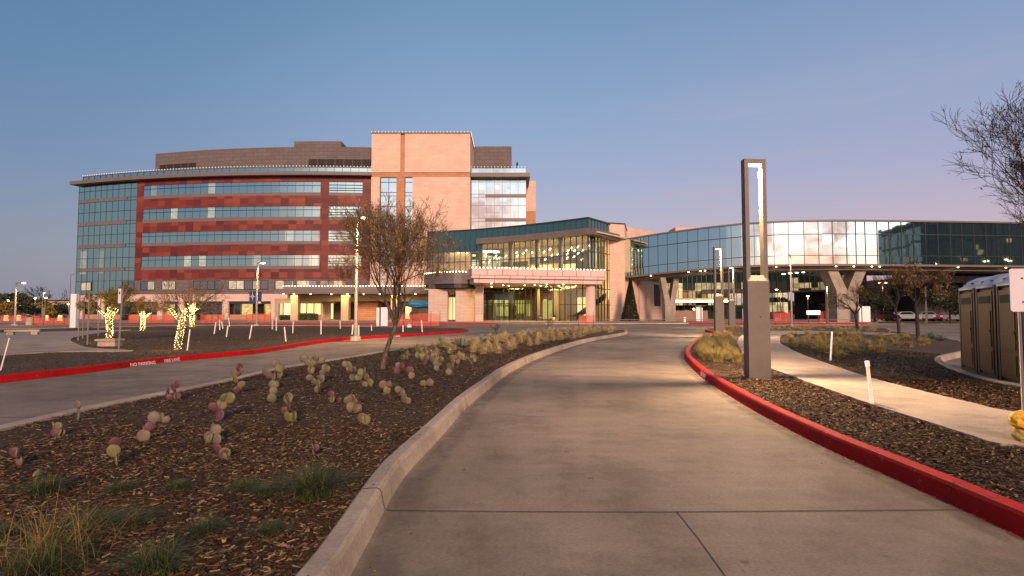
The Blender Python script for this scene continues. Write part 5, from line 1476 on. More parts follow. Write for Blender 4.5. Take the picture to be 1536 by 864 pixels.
bushy('evergreen_tree', 'dark round evergreen before the grey brown wall beside the white box sign', 1313, 78, 481, 432, 54, 1, ls=.16, n=3500)
bushy('evergreen_tree', 'broad dark evergreen mass right of the leafy small tree', 1425, 70, 484, 424, 86, 2, ls=.16, n=5000)
bushy('evergreen_tree', 'dark evergreen behind the portable toilets', 1500, 66, 484, 428, 90, 3, ls=.16, n=5000)
for i, (px, Yq, pt, w, lf, txt) in enumerate(((40, 150, 454, 34, 'dark_leaf', 'round dark shrub tree in the far left car park, nearest the lamp'), (8, 150, 449, 40, 'dry_leaf', 'brown tree at the left picture edge far away'), (62, 160, 452, 26, 'dry_leaf', 'brown tree behind the far car park in the middle'), (92, 140, 455, 30, 'dark_leaf', 'dark tree by the green glass corner far left'), (76, 95, 459, 16, 'lit_leaf', 'small yellow green tree lit by a lamp far left'), (-30, 160, 450, 60, 'dark_leaf', 'dark tree beyond the left edge'))):
    bushy('distant_tree', txt, px, Yq, 475, pt, w, 40 + i, lf, 1800, .28, 'trees of the far left car park')
# festive conical tree at the stone block
cb = PY(945, 482, 79.5); cb.z = .13
H = PY(947, 419, 79.5).z - .13
r = root('conical_christmas_tree', 'tall dark cone shaped evergreen standing against the stone block', 'tree', cb)
mb('dark_bark').tube([(0, 0, 0), (0.1, 0, H * .9)], [.12, .04], 6).build('trunk', r)
m = mb('dark_leaf'); rr = random.Random(4)
for _ in range(17000):
    t = rr.random() ** 1.3; rad = (1 - t) * 1.30 * rr.uniform(.6, 1.0) + .04; a = rr.uniform(0, 2 * PI)
    p = Vector((rad * math.cos(a) + .12 * t, rad * math.sin(a), .15 + t * (H - .2))); o = Vector((math.cos(a), math.sin(a), -.35)).normalized() * rr.uniform(.12, .26); w = Vector((-math.sin(a), math.cos(a), rr.uniform(-.5, .5))) * .05
    m.face([p, p + o * .5 + w, p + o, p + o * .5 - w], [(0, 0)] * 4)
m.build('crown', r)

# ================================================================== GRASSES
def clump_mesh(n, h, spread, mat, seed, arch=.6, w=.004, segs=4, name='blades', erect=.9):
    rr = random.Random(seed); m = mb(mat)
    for _ in range(n):
        a = rr.uniform(0, 2 * PI); L = h * rr.uniform(.55, 1.1); out = spread * rr.random() ** .6
        b0 = Vector((rr.gauss(0, .25) * spread * .35, rr.gauss(0, .25) * spread * .35, 0)); dr = Vector((math.cos(a), math.sin(a), 0)); sd = Vector((-dr.y, dr.x, 0)) * w
        prev = None
        for k in range(segs + 1):
            t = k / segs
            p = b0 + dr * out * t ** 1.6 + Vector((0, 0, L * (erect * t - arch * (out / max(spread, .01)) * t ** 2.6 * .9)))
            ww = sd * (1 - t * .85)
            if prev: m.v += [tuple(prev[0]), tuple(prev[1]), tuple(p + ww), tuple(p - ww)] if False else []
            cur = (p - ww, p + ww)
            if prev:
                i = len(m.v); m.v += [tuple(prev[0]), tuple(prev[1]), tuple(cur[1]), tuple(cur[0])]; m.f.append((i, i + 1, i + 2, i + 3)); m.uv += [(0, 0)] * 4; m.mi.append(m.cur); m.sm.append(True)
            prev = cur
    return m
def clump_mesh2(n, h, spread, mat, seed, arch=.6, w=.004, segs=4, erect=.9):
    "blades with shared verts so every blade is one island (one colour)"
    rr = random.Random(seed); m = mb(mat)
    for _ in range(n):
        a = rr.uniform(0, 2 * PI); L = h * rr.uniform(.5, 1.1); out = spread * rr.random() ** .6
        b0 = Vector((rr.gauss(0, .3) * spread * .4, rr.gauss(0, .3) * spread * .4, 0)); dr = Vector((math.cos(a), math.sin(a), 0)); sd = Vector((-dr.y, dr.x, 0)) * w
        rows = []
        for k in range(segs + 1):
            t = k / segs
            p = b0 + dr * out * t ** 1.6 + Vector((0, 0, max(L * (erect * t - arch * (out / max(spread, .01)) * t ** 2.6 * .9), .0) if k else 0))
            ww = sd * (1 - t * .85); rows.append([p - ww, p + ww])
        m.rawgrid(rows, False)
    return m
_np = {}
def clump(kind, variant, loc, label, group, cat='grass', s=1.0, rz=None):
    key = (kind, variant)
    if key not in _np:
        if kind == 'feather': m = clump_mesh2(300, .44, .38, 'tan_blade', 100 + variant, .92, .006, 5)
        elif kind == 'golden': m = clump_mesh2(340, .50, .40, 'gold_blade', 200 + variant, .55, .005, 4)
        elif kind == 'fescue': m = clump_mesh2(620, .18, .25, 'green_blade', 300 + variant, .6, .0018, 4)
        elif kind == 'muhly': m = clump_mesh2(330, .50, .75, 'long_blade', 400 + variant, .80, .0018, 7)
        elif kind == 'dim': m = clump_mesh2(260, .42, .40, 'gold_blade', 500 + variant, .65, .006, 4)
        o = m.build({'feather': 'feather_grass_clump', 'golden': 'golden_grass_clump', 'fescue': 'fescue_tuft', 'muhly': 'long_grass_tuft', 'dim': 'ornamental_grass_clump'}[kind])
        tag(o, label, cat, group); _np[key] = o
    else:
        o = _np[key].copy(); COL.objects.link(o); tag(o, label, cat, group)
    o.location = loc; o.rotation_euler = (0, 0, R.uniform(0, 6.28) if rz is None else rz); k = s * R.uniform(.85, 1.15); o.scale = (k, k, k * R.uniform(.85, 1.1))
    return o
def fill_clumps(kind, poly_px, n, mind, label, group, s=1.0, avoid=None, z=.12, within=None, cat='grass'):
    P = [Vector(PH(x, y, z)[:2]) for x, y in poly_px]; xs = [p.x for p in P]; ys = [p.y for p in P]; pts = []; t = 0
    while len(pts) < n and t < n * 60:
        t += 1; x, y = R.uniform(min(xs), max(xs)), R.uniform(min(ys), max(ys))
        if not inside(P, x, y) or (avoid and inside(avoid, x, y)) or (within and not inside(within, x, y)): continue
        if any((x - a) ** 2 + (y - b_) ** 2 < mind ** 2 for a, b_ in pts): continue
        pts.append((x, y)); clump(kind, R.randrange(6), (x, y, z), label, group, cat, s)
CI = inset(ISL['centre'], .35)
fill_clumps('feather', [(640, 519), (670, 527), (700, 529), (735, 533), (765, 527), (800, 519), (850, 509), (900, 501), (926, 497), (926, 493), (880, 492), (816, 495), (740, 504.5), (645, 516.5)], 125, .50, 'tan feathery grass clump in the far half of the centre island', 'feather grass clumps on the centre island', 1.0, within=CI)
fill_clumps('feather', [(600, 524), (640, 519), (690, 530), (720, 545), (660, 548), (610, 535)], 16, .6, 'small tan grass clump among the farther cacti', 'tan grass clumps among the cacti', .7, within=CI)
RI = inset(ISL['right'], .3)
fill_clumps('golden', [(1040, 522), (1046, 540), (1062, 549), (1090, 548), (1116, 540), (1108, 524), (1100, 511), (1110, 502), (1085, 501), (1060, 507)], 62, .27, 'golden grass clump inside the red kerb around the middle column lamp', 'golden grass clumps beside the red kerb', .92, PATH, within=RI)
fill_clumps('golden', [(1062, 498), (1105, 498), (1120, 492), (1070, 492)], 14, .8, 'golden grass clump at the foot of the farthest column lamp', 'golden grass clumps by the farthest column lamp', .9, PATH, within=RI)
fill_clumps('dim', [(1176, 513), (1190, 522), (1235, 535), (1275, 540), (1310, 535), (1350, 525), (1400, 520), (1380, 506), (1330, 502), (1190, 501)], 75, .55, 'dull tan grass clump in the shaded bed right of the footpath', 'grass clumps in the shaded right bed', .95, PATH, within=RI)
fill_clumps('feather', [(1150, 496), (1335, 498.5), (1310, 493), (1230, 490), (1150, 490)], 46, .8, 'low tan grass clump in the strip beyond the footpath', 'grass clumps in the far strip', 1.0, PATH, within=RI)
# fescue and long grass close to the camera
NEAR = [('muhly', 75, 842, 'tall golden long bladed grass tuft in the bottom left corner', 1.0), ('fescue', 68, 742, 'small green tuft nearest the left edge under the yellow fallen pad', .9), ('fescue', 182, 740, 'small green tuft second from left in the back row', .8), ('fescue', 268, 736, 'flat faint green tuft third from left in the back row', .75),
        ('fescue', 366, 737, 'spiky green tuft fourth from left in the back row', .95), ('fescue', 470, 745, 'largest rounded dark green tuft left of the concrete kerb', 1.75), ('fescue', 404, 803, 'small bright green tuft below the largest round one', .8), ('fescue', 150, 790, 'left half of the pair of leaning green tufts', 1.0), ('fescue', 200, 790, 'right half of the pair of leaning green tufts', 1.0),
        ('fescue', 310, 802, 'low dark green tuft in the middle foreground', .7), ('fescue', 232, 860, 'wide green tuft cut by the lower picture edge', 1.25), ('fescue', 12, 805, 'green tuft at the left edge above the long grass', .8), ('fescue', 400, 742, 'low shadowy tuft between the spiky and the largest one', .7), ('fescue', 60, 868, 'dense green tuft at the base of the golden long grass', 1.3)]
for i, (k, px, py, lb, s_) in enumerate(NEAR): clump(k, i % 4, tuple(PH(px, py, .12)), lb, 'green tufts in the near bed', 'grass', s_)
# agaves
ag = None
for i, (px, py, s_, z_, lb) in enumerate(((694, 521, 1.15, .12, 'pale blue green agave nearest the cacti'), (664, 517, .9, .12, 'agave left of the palest one near the kerb line'), (722, 513, .95, .12, 'agave between feather grass clumps, farther back'), (795, 506, .9, .12, 'grey green agave farthest along the island'), (1396, 508, 1.1, .12, 'dark spiky agave right of the dark trunked tree'), (1411, 511, .9, .12, 'dark spiky agave next to the portable toilets'))):
    if ag is None:
        m = mb('agave_leaf'); rr = random.Random(5)
        for k in range(46):
            a = rr.uniform(0, 6.28); el = rr.uniform(.25, 1.35); L = rr.uniform(.35, .5); dr = Vector((math.cos(a) * math.cos(el), math.sin(a) * math.cos(el), math.sin(el))); sd = Vector((-math.sin(a), math.cos(a), 0))
            m.rawgrid([[dr * L * t - sd * w, dr * L * t + Vector((0, 0, -.008)), dr * L * t + sd * w] for t, w in ((0, .018), (.35, .026), (.7, .018), (1, .001))])
        ag = m.build('agave_plant'); o = ag
    else: o = ag.copy(); COL.objects.link(o)
    tag(o, lb, 'agave', 'agaves among the grasses'); o.location = PH(px, py, z_); o.scale = (s_,) * 3; o.rotation_euler = (0, 0, R.uniform(0, 6))

# ================================================================== PRICKLY PEARS
PADM = {}
def pad_mesh(mat, v):
    if (mat, v) in PADM: return PADM[(mat, v)]
    rr = random.Random(v * 7 + len(mat)); m = mb(mat); rows = []; N = 14
    wd = rr.uniform(.40, .5); th = rr.uniform(.09, .13); cx = rr.uniform(-.04, .04)
    for a in range(11):
        t = a / 10; z = t; w = max(wd * math.sin(PI * min(1, t * .92 + .05)) ** .62 * (1 + .15 * (t - .5)), .002); 
        if a == 0: w = .07
        if a == 10: w = .02
        rows.append([Vector((cx * math.sin(t * 3) + w * math.cos(2 * PI * k / N), th * (w / wd) ** .5 * math.sin(2 * PI * k / N) + .05 * math.sin(t * 3 + v), z)) for k in range(N)])
    m.rawgrid(rows, True); i = len(m.v) - N; m.f.append(tuple(range(i, i + N))); m.uv += [(0, 0)] * N; m.mi.append(0); m.sm.append(False)
    o = m.build('pad'); me = o.data; bpy.data.objects.remove(o); PADM[(mat, v)] = me
    return me
def cactus(px, py, n, size, cols, label, group=None, seed=0, lay=False):
    rr = random.Random(seed * 13 + 5)
    loc = PH(px, py, .115); k = loc.y / F * size * 1.02; n = n + (1 if n > 4 else 0)          # size = pad height in photo pixels at that place
    r = root('prickly_pear', label, 'cactus', loc, rr.uniform(-.5, .5), group)
    tops = []
    for i in range(n):
        lv = 0; mat = 'pad_' + cols[i % len(cols)]
        o = bpy.data.objects.new('pad', pad_mesh(mat, rr.randrange(5))); COL.objects.link(o); o.parent = r
        s_ = k * rr.uniform(.85, 1.15) * (1.05 if i == 0 else .95)
        if i == 0 or not tops: base = Vector((0, 0, -.02 * k)); tilt = rr.uniform(-.35, .35); 
        elif i <= 3 and n > 3 and rr.random() < .5: base = Vector((rr.uniform(-.7, .7) * k, rr.uniform(-.3, .3) * k, -.02 * k)); tilt = rr.uniform(-.8, .8)
        else:
            b_ = rr.choice([q for q in tops if q[2] < 2]); lv = b_[2] + 1; base = b_[0]; tilt = max(-1.3, min(1.3, b_[1] + rr.choice((-1, 1)) * rr.uniform(.35, .85)))
        az_ = rr.uniform(-.9, .9)
        if lay and i == 0: tilt = 1.35
        Rm = Matrix.Rotation(az_, 4, 'Z') @ Matrix.Rotation(tilt, 4, 'Y') @ Matrix.Rotation(rr.uniform(-.25, .25), 4, 'X')
        o.matrix_parent_inverse = Matrix.Identity(4)
        o.location = base; o.rotation_euler = Rm.to_euler(); o.scale = (s_, s_, s_)
        up = Rm @ Vector((rr.uniform(-.25, .25), 0, .80)); tops.append((base + up * s_, tilt, lv))
    return r
g_, p_, k_, y_ = 'green', 'purple', 'pink', 'yellow'
CACT = [(30, 700, 3, 17, (k_, k_, p_), 'lone prickly pear nearest the left edge with two pale pads and a magenta one'), (66, 712, 1, 18, (y_,), 'single bright yellow pad lying flat on the mulch'), (88, 655, 5, 14, (y_, g_, p_, p_, g_), 'prickly pear with dark magenta pads near the left road edge'), (118, 632, 3, 13, (y_, g_, k_), 'small yellow green prickly pear at the left road edge'),
        (215, 664, 3, 18, (k_, p_, k_), 'upright prickly pear with one large round purple pad on a thin stem'), (176, 700, 4, 19, (y_, p_, y_, p_), 'prickly pear with yellow base and round pink purple pad'), (242, 634, 4, 13, (g_, p_, k_, g_), 'slim purple topped prickly pear on thin stem'), (264, 600, 7, 14, (p_, p_, p_), 'wide all purple prickly pear at the edge of the left drive'),
        (313, 665, 5, 17, (k_, g_, k_, k_), 'pale pinkish prickly pear cluster of broad pads'), (338, 689, 4, 18, (y_, p_, g_, p_), 'prickly pear with yellow pads and dotted pink pad below the pale cluster'), (328, 632, 5, 17, (p_, y_, g_, g_), 'tall stack of pads, purple at the bottom and grey green on top'), (352, 590, 4, 12, (k_, p_), 'small pale prickly pear above the tall stack'), (355, 576, 5, 12, (y_, k_, p_), 'yellowish prickly pear touching the road edge'),
        (410, 604, 4, 13, (g_, k_), 'grey pinkish low prickly pear left of the purple and yellow one'), (436, 634, 7, 16, (y_, p_, g_, k_, p_), 'broad prickly pear with yellow, green and purple pads in the bed middle'), (415, 582, 4, 13, (k_, g_), 'pale prickly pear under the tall one by the road'), (418, 568, 6, 13, (y_, g_, k_, p_), 'tall prickly pear overlapping the road line'), (477, 590, 6, 12, (g_, k_, g_), 'grey green prickly pear leaning right'), (482, 575, 5, 12, (k_, g_), 'prickly pear behind the leaning grey green one'), (468, 560, 6, 13, (g_, g_, k_), 'grey prickly pear at the road edge left of the tree'),
        (500, 604, 4, 12, (p_, y_, p_), 'dull purple prickly pear with yellow pad'), (526, 618, 7, 14, (k_, p_, k_, g_), 'large pinkish prickly pear with many pads'), (549, 636, 4, 16, (g_, y_, k_), 'yellow green three headed prickly pear nearest the concrete kerb'), (528, 558, 5, 11, (g_, y_, k_), 'small prickly pear behind the pale pair'), (538, 571, 4, 11, (g_, g_), 'round grey prickly pear near the tree trunk'), (556, 580, 4, 12, (y_, k_), 'pale fan of pads left of the tree trunk base'),
        (581, 592, 3, 12, (y_, p_, k_), 'prickly pear with bright purple pad in front of the tree'), (607, 606, 4, 12, (g_, k_), 'olive and pink prickly pear at the right of the bed'), (470, 686, 3, 14, (k_, p_, k_), 'low pinkish prickly pear above the largest green tuft'), (594, 562, 3, 11, (p_, k_), 'thin purple prickly pear right of the tree trunk'), (617, 569, 3, 12, (k_, p_), 'upright pinkish pad between tree and kerb'), (643, 579, 4, 12, (g_, k_), 'grey green trio of pads by the concrete kerb'),
        (636, 549, 6, 10, (p_, p_, k_), 'bright purple cluster among the far cacti'), (655, 556, 5, 10, (g_, k_), 'pale far prickly pear right of the bright purple cluster'), (674, 563, 4, 10, (g_, p_, g_), 'prickly pear with one vivid magenta pad close to the kerb'), (632, 537, 6, 10, (g_, g_), 'grey far prickly pear at the start of the tan grass'), (606, 540, 4, 9, (g_, k_), 'small far prickly pear beside the tan grass'), (680, 546, 5, 8, (g_, k_), 'small grey prickly pear among tan grass clumps'), (706, 548, 3, 8, (k_, g_), 'farthest small pale prickly pear near the kerb')]
for i, (px, py, n, sz, cols, lb) in enumerate(CACT): cactus(px, py, n, sz, cols, lb, 'prickly pears in the centre bed', i + 1, lay=(i == 1))
# ================================================================== STAKES
stk = None
STK = [(0, 556, 14, 507, 'white stake cut by the left picture edge'), (80.5, 0, 0, 0, None), (280.5, 526, 285, 494, 'white stake right of the largest wrapped tree'), (321, 501, 324, 483, 'white stake pair member leaning right, left of three'), (330, 495, 329, 480, 'upright short white stake in the middle of three'), (334.5, 493, 332.5, 482, 'short white stake leaning left, right of three'), (339.5, 505.5, 342, 488.5, 'leaning white stake below the three short ones'), (344.5, 490, 343, 477, 'short white stake under the pale band'),
       (374, 508.5, 378, 487, 'leaning white stake left of the banner pole'), (408.5, 494, 408.5, 480, 'left white stake of an upright pair right of the banner pole'), (414.5, 496, 414.5, 476, 'right white stake of an upright pair right of the banner pole'), (429, 512, 426.5, 490.5, 'white stake leaning left in the brown bed'), (439, 499.5, 440, 482, 'thin white stake behind the brown bed middle'), (481.5, 501.5, 481.5, 480, 'upright white stake before the stone wall'), (510.5, 493, 510, 481, 'short white stake left of the tallest pole lamp'),
       (528, 502, 529.5, 487, 'white stake touching the tallest pole lamp on its left'), (538, 503.5, 538, 488, 'white stake touching the tallest pole lamp on its right'), (557.5, 496, 557, 487, 'short white stake left of the tree trunk'), (604.5, 498, 604.5, 488, 'short white stake right of the tree trunk'), (633.5, 498, 632, 480, 'white stake beside the white dome near the red fence'),
       (1245.5, 541, 1248, 497.5, 'leaning white pipe stake in the shaded right bed'), (1309, 607.5, 1300.5, 542.5, 'thick capped white pipe stake beside the footpath')]
for i, (px, py, tx_, ty_, lb) in enumerate(STK):
    if lb is None: continue
    p = PH(px, py, .12); t = PY(tx_, ty_, p.y) - p; near = i >= 20
    rad = .024 if near else .0011 * p.y
    rad = min(rad, .04) if not near else rad
    r = root('white_stake', lb, 'stake', p, group='white marker stakes')
    mb('stake_white').tube([(0, 0, -.05), tuple(t)], rad, 8).build('pipe', r)
    if i == 21: e = t.normalized(); mb('white_paint').tube([tuple(t - e * .07), tuple(t + e * .012)], .031, 12).build('cap', r)
# thin posts left (sign posts)
for px, pb, pt, lb in ((117, 511, 441, 'leftmost of the slim tan posts beside the white pylon sign'), (124, 508, 451, 'slim tan post behind the leftmost post pair'), (131, 517.5, 438, 'tallest slim tan post at the tip of the brown bed'), (147, 504, 461, 'short slim tan post left of the bushy wrapped tree')):
    p = PH(px, pb, .12); t = PY(px + (3 if pt < 450 else 1), pt, p.y)
    r = root('sign_post', lb, 'post', p, group='slim tan posts at the left bed')
    mb('pole_paint').tube([(0, 0, 0), tuple(t - p)], .03, 6).build('post', r)
p = PH(178, 523, .14); r = root('parking_sign', 'tall narrow blue and white parking sign on a slim post', 'sign', p)
k = p.y / F
mb('pole_paint').tube([(0, 0, 0), (3 * k, 0, ZH(433, p.y) - p.z)], .028, 8).build('post', r)
x0 = XY(178.7, 440, p.y) - p.x; x1 = XY(183.2, 440, p.y) - p.x; zz0, zz1 = ZH(455, p.y) - p.z, ZH(433, p.y) - p.z
mb('sign_back').box(x0, x1, -.05, -.035, zz0, zz1).build('panel', r)
mb('navy').box(x0 + .035, x1 - .035, -.056, -.0505, zz0 + (zz1 - zz0) * .62, zz0 + (zz1 - zz0) * .80).build('symbol', r)
# pylon and box signs
def boxsign(px0, px1, pyt, pyb, Yq, label, side=None, name='box_sign', z=.13):
    a, b_ = XY(px0, pyb, Yq), XY(px1, pyb, Yq)
    r = root(name, label, 'sign', ((a + b_) / 2, Yq, z)); w = (b_ - a) / 2; h = ZH(pyt, Yq) - z
    mb('white_paint').box(-w, w, -.12, .12, .05, h).build('panel', r)
    mb('dark_metal').box(-w * .9, w * .9, -.1, .1, -.05, .05).build('plinth', r)
    if side: mb('navy').box(-w - .14 if side < 0 else w + .005, -w - .005 if side < 0 else w + .14, -.13, .13, .05, h).build('side_trim', r); mb('white_paint').box(-w - .42 if side < 0 else w + .145, -w - .145 if side < 0 else w + .3, -.12, .12, .05, h - .03).build('rear_panel', r)
    return r
boxsign(106, 114.5, 441, 494, 45, 'tall white pylon sign at the green glass corner')
boxsign(571.5, 581.5, 461, 492, 51, 'white box sign hidden partly behind the young tree trunk', side=-1)
boxsign(1044, 1050.5, 461, 484, 74, 'small white box sign left of the middle column lamp', side=1)
boxsign(1293, 1305, 459.5, 482.5, 72, 'plain white box sign right of the big V pier', side=-1)
boxsign(1114, 1117, 463, 482, 76, 'narrow white panel between the column lamps')
r = root('lit_sign', 'wide low white illuminated sign beyond the red kerb', 'sign', (XY(1220, 470, 70), 70, .13))
mb('sign_glow').box(-.85, .85, -.08, .08, ZH(472, 70) - .13, ZH(466, 70) - .13).build('panel', r)
for s_ in (-.66, .66): mb('dark_metal').box(s_ - .04, s_ + .04, -.04, .04, 0, ZH(472, 70) - .13).build('leg', r)
p = PY(1027, 483.5, 72)
r = root('bollard', 'short white round bollard left of the white box sign', 'bollard', (p.x, 72, .1))
mb('white_paint').tube([(0, 0, 0), (0, 0, .66), (0, 0, .72)], [.17, .17, .12], 14).build('post', r); mb('grey_metal').tube([(0, 0, .5), (0, 0, .55)], .175, 14).build('band', r)
# sign at the right edge
Yq = 6.6
a, b_ = XY(1515, 440, Yq), XY(1534, 440, Yq) + .18
r = root('road_sign', 'blank pale back of a rounded rectangular sign at the right edge', 'sign', (0, Yq, 0))
zz0, zz1 = ZH(467.5, Yq), ZH(403, Yq); rc = .035; P = []
for cx_, cz_, a0 in ((a + rc, zz0 + rc, PI), (b_ - rc, zz0 + rc, 1.5 * PI), (b_ - rc, zz1 - rc, 0), (a + rc, zz1 - rc, .5 * PI)):
    for j in range(5): P.append((cx_ + rc * math.cos(a0 + j * PI / 8), cz_ + rc * math.sin(a0 + j * PI / 8)))
mb('sign_back').prism(P, -.003, .003, Matrix.Rotation(PI / 2, 4, 'X')).build('panel', r)
xm = XY(1536, 500, Yq); mb('grey_metal').tube([(xm, .05, .1), (xm, .05, zz1 - .05)], .017, 10).build('post', r)
m = mb('dark_metal')
for q in (zz0 + .12, zz1 - .12): m.ball((xm - .0, -.006, q), .012, 8, 4)
m.build('bolt', r)
# yellow bag at its foot
p = PH(1535, 664, .13)
r = root('yellow_bag', 'crumpled yellow plastic and net bag at the foot of the sign post', 'bag', p); rr = random.Random(3)
def crumple(mat, c, sx, sy, sz, seed, amp=.22):
    rr = random.Random(seed); m = mb(mat); rows = []
    for i in range(9):
        th = PI * i / 8; rows.append([Vector((c[0] + sx * math.sin(th) * math.cos(2 * PI * k / 14) * (1 + rr.uniform(-amp, amp)), c[1] + sy * math.sin(th) * math.sin(2 * PI * k / 14) * (1 + rr.uniform(-amp, amp)), c[2] + sz * math.cos(th) * (1 + rr.uniform(-amp, amp) * .5))) for k in range(14)])
    m.rawgrid(rows, True, smooth=False); return m
crumple('bag_yellow', (.05, 0, .23), .17, .13, .11, 5, .2).build('plastic_cover', r); crumple('bag_net', (.05, .01, .09), .14, .12, .10, 6, .1).build('net', r)

# ================================================================== PORTABLE TOILETS
D = Vector((-.46, -.89, 0)).normalized(); Nn = Vector((-D.y, D.x, 0)); Nn = -Nn if Nn.x > 0 else Nn       # D along the row, Nn out of the doors
tp = None
A0 = Vector((11.75, 14.0, 0))
TL = ['portable toilet farthest back, only a narrow side showing', 'second portable toilet with tan brown door and pale roof', 'nearest fully visible brown portable toilet behind the sign', 'portable toilet cut off by the right picture edge']
for i in range(4):
    corner = A0 + D * (1.42 * i)
    if tp is None:
        r = root('portable_toilet', TL[0], 'portable toilet', group='brown portable toilets in a row')
        # local: x along row towards camera (door plane y=0, body y>0)
        m = mb('toilet_brown'); m.box(.06, 1.06, .03, 1.12, .08, 2.02); m.build('body', r)
        m = mb('toilet_trim')
        for x0, x1 in ((0, .09), (1.03, 1.12)): m.box(x0, x1, -.02, .06, .05, 2.04); m.box(x0, x1, 1.08, 1.16, .05, 2.04)
        m.box(0, 1.12, -.01, 1.15, .0, .08); m.build('corner_trim', r)
        m = mb('toilet_brown'); m.box(.15, .97, -.025, .028, .14, 1.92); dr_ = m.build('door', r)
        m = mb('toilet_brown')
        for z0, z1 in ((.22, .62), (.72, 1.02), (1.12, 1.50)): m.box(.22, .90, -.04, -.026, z0, z1)
        m.build('door_panel', dr_); mb('dark_metal').box(.84, .93, -.06, -.041, 1.03, 1.10).build('handle', dr_)
        mb('louver').box(.22, .90, -.032, -.0255, 1.66, 1.82).build('vent', dr_)
        for xa_, xb_ in ((1.0605, 1.085), (.035, .0595)):
            for z0 in (.25, .75, 1.25): mb('toilet_brown').box(xa_, xb_, .14, 1.0, z0, z0 + .38).build('side_panel', r)
        for xa_, xb_ in ((1.0605, 1.075), (.045, .0595)): mb('louver').box(xa_, xb_, .2, .95, 1.74, 1.88).build('side_vent', r)
        # domed translucent roof
        m = mb('toilet_roof'); rows = []
        for zz, s_ in ((2.0, 1.07), (2.06, 1.07), (2.10, .96), (2.22, .82), (2.30, .6), (2.33, .3), (2.335, .02)):
            row = []
            for k in range(24):
                a = 2 * PI * (k + .5) / 24; ca, sa_ = math.cos(a), math.sin(a); q = (abs(ca) ** 5 + abs(sa_) ** 5) ** (-1 / 5)
                row.append(Vector((.56 + .56 * s_ * ca * q, .57 + .60 * s_ * sa_ * q, zz)))
            rows.append(row)
        m.rawgrid(rows, True); m.build('roof', r)
        for xa_, xb_ in ((.24, .36), (.74, .88)): mb('toilet_trim').box(xa_, xb_, .02, .05, 2.10, 2.17).build('roof_vent', r)
        m = mb('toilet_roof').tube([(.2, 1.0, 2.0), (.2, 1.0, 2.5)], .05, 10); m.build('vent_pipe', r)
        r.location = corner; r.rotation_euler = (0, 0, math.atan2(D.y, D.x)); r.scale = (1.18, 1.1, 1.02); tp = r
        # make +y point away from the doors
        yv = Vector((-D.y, D.x, 0))
        if yv.dot(Nn) > 0: print('FLIP toilets')
    else: dup(tp, corner, math.atan2(D.y, D.x), (1.18, 1.1, 1.02), TL[i])

# ================================================================== FENCES, BARRELS, SMALL THINGS
def netfence(px0, px1, Yq, h0, label, posts=4, y2=None):
    a = PY(px0, 480, Yq); b_ = PY(px1, 480, y2 or Yq); r = root('safety_fence', label, 'fence', (0, 0, 0), group='orange safety net fences')
    Cn = Curve([(a.x, a.y), (b_.x, b_.y)])
    m = mb('netting'); ss = Cn.samples(0, Cn.len, 1.5); rr = random.Random(int(px0))
    for u, v in zip(ss, ss[1:]):
        p, q = Cn.at(u)[0], Cn.at(v)[0]; d1, d2 = rr.uniform(-.12, .05), rr.uniform(-.12, .05)
        m.face([(p.x, p.y, .1), (q.x, q.y, .1), (q.x, q.y, h0 + d2), (p.x, p.y, h0 + d1)], [(u, 0), (v, 0), (v, h0), (u, h0)])
    m.build('netting', r)
    for t in frange(0, Cn.len, Cn.len / posts): p = Cn.at(t)[0]; mb('dark_metal').tube([(p.x, p.y, 0), (p.x, p.y, h0 + .25)], .025, 5).build('post', r)
    return r
netfence(50, 112, 60, .9, 'orange net fence left of the green glass corner'); netfence(192, 262, 68, 1.1, 'orange net fence behind the second wrapped tree'); netfence(300, 336, 68, 1.2, 'orange net fence right of the forked wrapped tree')
netfence(370, 406, 74, 1.3, 'orange net fence behind the banner pole'); netfence(592, 660, 54, 1.35, 'orange net fence around the blue tarp', 5); netfence(0, 60, 80, 1.0, 'orange net fence at far left beyond the plaza')
netfence(868, 890, 58, 1.25, 'short red net fence at the far end of the centre island', 2)
netfence(1230, 1262, 76, 1.6, 'red net fence beside the big V pier', 2); netfence(1160, 1186, 78, 1.5, 'red net fence left of the thin pole lamp', 2)
# tarp heap
p = PY(628, 482, 79); r = root('tarp_heap', 'blue tarp over dark stacked building material by the stone pillar', 'tarp', (p.x, 79, .13))
crumple('inner_dark', (.6, 0, 1.0), 2.0, 1.0, 1.1, 8, .2).build('material_pile', r); crumple('tarp_blue', (.2, -.3, 2.5), 2.3, .9, .55, 9, .2).build('tarp', r)
p = PY(620, 495, 50); r = root('white_dome', 'small white dome in front of the orange net fence', 'dome', (p.x, 48, .13)); crumple('white_paint', (0, 0, .05), .22, .22, .26, 3, .02).build('shell', r)
# barrels
bar = None
for px, lb in ((9, 'glowing orange traffic barrel nearest the left edge'), (28, 'glowing orange traffic barrel beside the far left pole lamp'), (69, 'glowing orange traffic barrel behind the pale bin'), (90, 'glowing orange traffic barrel next to the white pylon')):
    p = PY(px, 481, 84)
    if bar is None:
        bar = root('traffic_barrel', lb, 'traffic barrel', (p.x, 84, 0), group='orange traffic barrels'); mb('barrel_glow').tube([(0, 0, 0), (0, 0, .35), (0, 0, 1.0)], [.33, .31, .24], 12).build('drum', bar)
        m = mb('white_paint'); m.tube([(0, 0, .4), (0, 0, .55)], [.315, .30], 12, cap=False); m.build('reflective_band', bar)
    else: dup(bar, (p.x, 84, 0), 0, 1, lb)
p = PH(44, 487.5, .0); r = root('litter_bin', 'pale round concrete litter bin on the far left kerb', 'bin', p); mb('path_concrete').tube([(0, 0, 0), (0, 0, .9)], [.33, .36], 14).build('drum', r); mb('dark_metal').tube([(0, 0, .9), (0, 0, 1.02)], [.30, .2], 14).build('lid', r)
